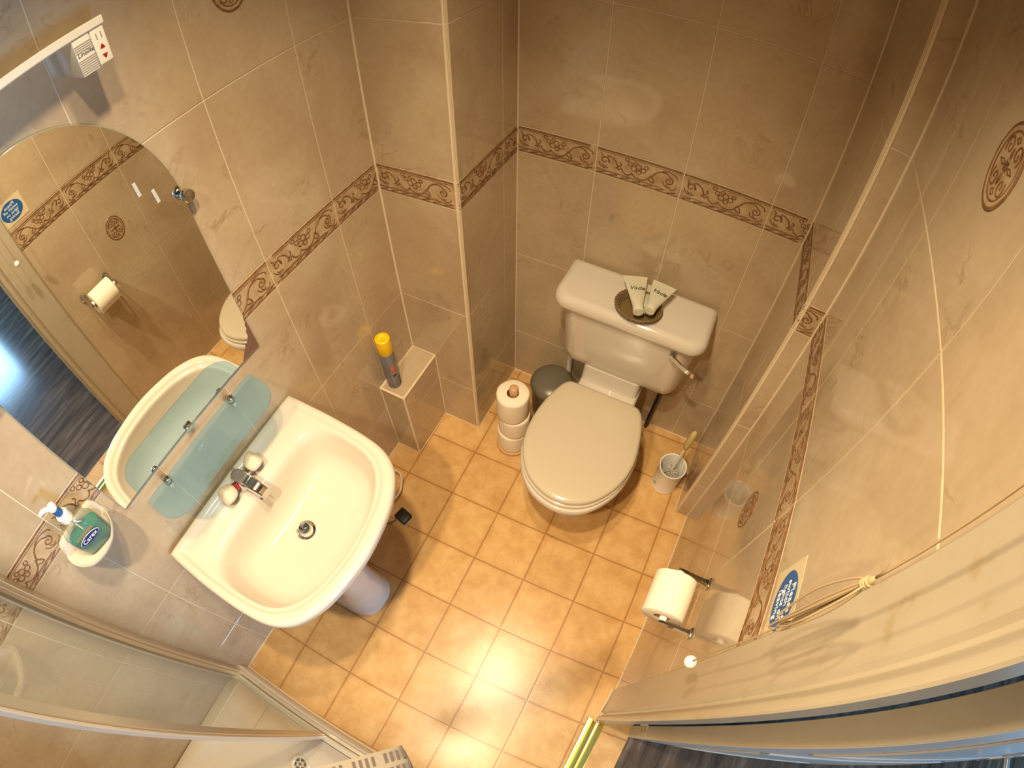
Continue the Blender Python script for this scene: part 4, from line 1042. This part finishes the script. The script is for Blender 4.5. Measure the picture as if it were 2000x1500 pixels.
# ------------------------------------------------------------------ sticker notice on right wall
stk = thing('wall_sticker', (0.873, -0.170, 1.27), 'blue oval sticker about switching off lights on the right wall by the architrave', 'sticker')
Ms = basis((XR(-0.17) - 0.0012, -0.171, 1.270), (0, -1, 0), (0, 0, 1), (-1, 0, 0))
mb = MB(); mb.box(-0.058, -0.0475, -0.0003, 0.053, 0.0475, 0.0003, STICK, Ms); mb.build('sticker_film', parent=stk)
mb = MB(); n = 48
mb.loft([[Ms @ Vector((0.0475 * s * math.cos(2 * PI * k / n), 0.0385 * s * math.sin(2 * PI * k / n), h2)) for k in range(n)] for s, h2 in ((1.0, 0.0002), (1.0, 0.0006), (0.001, 0.0006))], BLUEM, False, False)
ov = mb.build('blue_oval', parent=stk, sharp=30)
for i, (tx, sz) in enumerate((('Please', 0.0185), ('switch off', 0.0165), ('lights on', 0.0165), ('leaving', 0.0175))):
    text_mesh(tx, sz, CREAMW, 'lettering', Ms @ Matrix.Translation((0.001, 0.0235 - i * 0.0150, 0.0008)), ov, sx=1.0)

# ------------------------------------------------------------------ light pull cord
pc = thing('light_pull_cord', (0.80, -0.27, 1.12), 'cream light pull cord tied in a hank with white end ball by the door frame', 'pull cord')
PX, PY = 0.806, -0.2695
mb = MB()
pts = [(PX, PY, CEIL - 0.002), (PX + .002, PY, 2.1), (PX, PY + 0.001, 1.85), (PX, PY, 1.625)]
mb.tube(spline(pts, 6, False), 0.0013, CORD, 8)
mb.tube(spline([(PX + .001, PY, 1.445), (PX + .001, PY - .001, 1.38), (PX, PY + .001, 1.25), (PX, PY, 1.135)], 6, False), 0.0013, CORD, 8)
mb.build('cord', parent=pc, sharp=None)
mb = MB()
for i, (dy, dx, lo, w2) in enumerate(((0.010, -0.006, 1.452, 1.0), (-0.004, 0.004, 1.440, 0.9), (0.003, -0.003, 1.425, 1.1), (-0.012, -0.010, 1.470, 0.8), (0.006, 0.008, 1.448, 1.0))):
    top = Vector((PX, PY, 1.622))
    a = [top, Vector((PX + dx * 0.7, PY + dy * 0.8, 1.60)), Vector((PX + dx * 1.4, PY + dy * 1.5, 1.54)), Vector((PX + dx * 1.2, PY + dy * 1.3, lo + 0.03)), Vector((PX + dx, PY + dy * 0.8, lo)),
         Vector((PX - dx * 0.4, PY + dy * 0.3, lo + 0.004)), Vector((PX - dx * 0.8, PY - dy * 0.1, lo + 0.04)), Vector((PX - dx * 0.4, PY + dy * 0.05, 1.56)), top]
    mb.tube(spline(a, 6, False), 0.00125, CORD, 6)
mb.build('cord_hank', parent=pc, sharp=None)
mb = MB(); mb.lathe([(0.0, 1.606), (0.003, 1.608), (0.0040, 1.615), (0.0038, 1.624), (0.002, 1.630), (0.0, 1.632)], CORD, 14, Matrix.Translation((PX, PY, 0)))
for k in range(3): mb.tube([(PX + 0.0040 * math.cos(a), PY + 0.0040 * math.sin(a), 1.613 + 0.004 * k) for a in [2 * PI * j / 16 for j in range(17)]], 0.0012, CORD, 6)
mb.build('knot', parent=pc)
mb = MB(); mb.lathe([(0.0, -0.0115), (0.005, -0.0105), (0.009, -0.007), (0.0112, 0.0), (0.0095, 0.006), (0.006, 0.0100), (0.003, 0.0125), (0.0, 0.013)], WHITE, 24, Matrix.Translation((PX, PY, 1.123)))
mb.build('end_ball', parent=pc)

# ------------------------------------------------------------------ small things on the floor
ad = thing('power_adapter', (-0.118, 0.017, 0), 'small black box with a thin lead on the floor beside the basin', 'adapter')
Ma = Matrix.Translation((-0.118, 0.017, 0)) @ Matrix.Rotation(math.radians(-12), 4, 'Z')
mb = MB(); mb.box(-0.026, -0.024, 0.004, 0.026, 0.024, 0.034, BLACK, Ma, 0.003, 2); mb.build('box_body', parent=ad)
mb = MB(); mb.box(-0.0275, -0.0255, 0.001, 0.0275, 0.0255, 0.0055, WHITEP, Ma, 0.0015, 1); mb.build('pale_base', parent=ad)
mb = MB(); mb.tube(spline([(-0.140, -0.006, 0.008), (-0.158, -0.030, 0.003), (-0.185, -0.044, 0.003), (-0.23, -0.045, 0.003), (-0.26, -0.03, 0.003)], 5, False), 0.0022, DARK, 8); mb.build('lead', parent=ad)
mb = MB(); mb.tube(spline([(-0.312, 0.02, 0.45), (-0.312, 0.06, 0.28), (-0.300, 0.115, 0.10), (-0.262, 0.158, 0.05), (-0.215, 0.158, 0.045), (-0.186, 0.120, 0.045), (-0.176, 0.085, 0.045), (-0.185, 0.04, 0.045), (-0.22, 0.0, 0.07), (-0.26, -0.06, 0.2), (-0.285, -0.12, 0.4)], 6, False), 0.0045, TRIMW, 10)
mb.build('supply_hose', label='pale flexible supply hose looping out below the basin edge', cat='hose')

# ------------------------------------------------------------------ shower
TY0, TX1 = -0.805, 0.43
tr_ = thing('shower_tray', (0.05, -1.2, 0), 'cream shower tray on the floor in the lower left corner', 'shower tray')
mb = MB()
def tring(e, z, r=0.03): return rrect(XL(-1.2) + 0.002 + e, TX1 - e, YS + 0.003 + e, TY0 - e, z, r)
mb.loft([tring(0, 0.0, .012), tring(0, 0.078, .012), tring(0.006, 0.085, .012), tring(0.052, 0.085, 0.03), tring(0.060, 0.082, 0.035), tring(0.085, 0.055, 0.06), tring(0.12, 0.048, 0.08), tring(0.25, 0.045, 0.06), tring(0.36, 0.043, 0.01)], CERAM)
mb.build('tray_body', parent=tr_, sharp=50)
mb = MB(); Mdr = Matrix.Translation((0.047, -0.985, 0.046))
mb.lathe([(0.016, 0.0), (0.030, 0.0005), (0.034, 0.003), (0.032, 0.005), (0.024, 0.0045), (0.021, 0.001)], BRUSHL, 36, Mdr)
dr_ = mb.build('drain_ring', parent=tr_)
mb = MB(); mb.lathe([(0.0, 0.0005), (0.0225, 0.0005), (0.0225, 0.0012)], DARK, 30, Mdr)
mb.build('drain_opening', parent=dr_)
mb = MB()
for a in range(6):
    t = a * PI / 3
    mb.tube([Mdr @ Vector((0.004 * math.cos(t), 0.004 * math.sin(t), 0.003)), Mdr @ Vector((0.022 * math.cos(t), 0.022 * math.sin(t), 0.003))], 0.0022, BRUSHL, 8)
mb.tube([Mdr @ Vector((0.0105 * math.cos(2 * PI * k / 24), 0.0105 * math.sin(2 * PI * k / 24), 0.003)) for k in range(25)], 0.0018, BRUSHL, 8)
mb.build('drain_grid', parent=dr_)
mb = MB(); mb.tube([(XL(-.8), TY0 + 0.002, 0.002), (TX1, TY0 + 0.002, 0.002)], 0.004, TRIMW, 8); mb.build('sealant_line', parent=tr_)

YP = -0.836
sc_ = thing('shower_screen', (0.05, YP, 0.085), 'framed clear glass shower screen with aluminium profiles on the tray edge', 'shower screen')
ZTOP = 1.95
# wall profile
mb = MB()
xw0 = XL(YP) + 0.0006
mb.box(xw0, YP - 0.004, 0.086, xw0 + 0.030, YP + 0.019, ZTOP, BRUSHC, None, 0.0015, 1)
mb.box(xw0 + 0.030, YP - 0.002, 0.086, xw0 + 0.036, YP + 0.010, ZTOP, BRUSHC, None, 0.001, 1)
mb.build('wall_profile', parent=sc_)
mb = MB(); mb.box(xw0, YP - 0.011, 0.087, xw0 + 0.032, YP - 0.0045, ZTOP, DARK); mb.build('seal_strip', parent=sc_, label='dark rubber seal')
mb = MB(); mb.box(xw0, YP - 0.019, 0.087, xw0 + 0.026, YP - 0.0115, ZTOP, BRUSHL); mb.build('inner_strip', parent=sc_)
# bottom rail
mb = MB()
mb.box(xw0, YP + 0.008, 0.0855, TX1 - 0.004, YP + 0.022, 0.094, BRUSHC, None, 0.001, 1)
mb.box(xw0, YP - 0.012, 0.0855, TX1 - 0.004, YP + 0.007, 0.118, BRUSHL, None, 0.0015, 1)
mb.build('bottom_rail', parent=sc_)
mb = MB(); mb.box(xw0, YP - 0.018, 0.0855, TX1 - 0.004, YP - 0.0125, 0.096, DARK); mb.build('rail_seal', parent=sc_)
mb = MB(); mb.box(xw0 + 0.03, YP - 0.002, 0.110, 0.070, YP + 0.003, ZTOP - 0.01, SCREENG); mb.build('glass_panel', parent=sc_)
mb = MB()
mb.box(0.058, YP - 0.010, 0.116, 0.086, YP + 0.010, ZTOP, BRUSHC, None, 0.002, 1)
mb.box(0.086, YP - 0.004, 0.116, 0.095, YP + 0.008, ZTOP, BRUSHL, None, 0.002, 1)
mb.build('door_stile', parent=sc_)
mb = MB(); mb.box(xw0, YP - 0.014, ZTOP, TX1, YP + 0.014, ZTOP + 0.03, BRUSHC); mb.build('top_rail', parent=sc_)

# ------------------------------------------------------------------ patterned strap
sp = thing('patterned_strap', (0.52, -0.54, 1.50), 'beige cloth strap with grey dashes hanging in at the bottom edge', 'strap')
TIP = Vector((0.5351, -0.5389, 1.50)); UPV = Vector((-0.0408, -0.0468, 0.06)).normalized()
WD = Vector((0.0365, -0.0289, 0)); WD = (WD - UPV * WD.dot(UPV)).normalized(); ND = UPV.cross(WD).normalized()
if ND.z < 0: ND = -ND
W2 = 0.0215
def scur(c_, n=9, bend=0.004):
    """one cross-section of the cloth, slightly bowed"""
    return [c_ + WD * (W2 * (2 * k / (n - 1) - 1)) - ND * bend * (2 * k / (n - 1) - 1) ** 2 for k in range(n)]
path = [(0.0, 0.42), (0.0, 0.25), (0.0, 0.10), (0.0, 0.04), (0.0015, 0.012), (0.005, 0.002), (0.0105, 0.0), (0.015, 0.006), (0.017, 0.03), (0.018, 0.12), (0.018, 0.42)]
pp = [(p.x, p.y) for p in spline([(a, b_, 0) for a, b_ in path], 5, False)]
mb = MB(); mb2 = MB()
mb.loft([scur(TIP + UPV * u - ND * d) for d, u in pp], STRAPM, False, False, closed=False)
mb2.loft([scur(TIP + UPV * (u + 0.0012) - ND * (0.009 + (d - 0.009) * 0.84)) for d, u in pp], STRAPB, False, False, closed=False)
cl_ = mb.build('strap_cloth', parent=sp, sharp=None, recalc=False)
mb2.build('strap_lining', parent=sp, sharp=None, recalc=False, label='blue lining')
mb = MB()
for k in range(3):
    for r_i in range(24):
        if r_i % 5 == 4: continue
        w0 = -0.66 + 0.62 * k
        c_ = TIP + UPV * (0.008 + r_i * 0.0062) + ND * 0.0006
        pts = []
        for (a, b_) in ((-1, -1), (1, -1), (1, 1), (-1, 1)):
            f = w0 + a * 0.20
            pts.append(c_ + WD * (W2 * f) - ND * 0.004 * f * f + UPV * (0.0014 * b_ + 0.001 * a))
        mb.face(pts, STRAPD)
mb.build('dash_print', parent=cl_, recalc=False, sharp=None)
mb = MB(); mb.loft([[p + ND * 0.0014 for p in scur(TIP + UPV * u)] for u in (0.24, 0.34)], LEATH, False, False, closed=False)
mb.build('leather_patch', parent=sp, sharp=None, recalc=False)
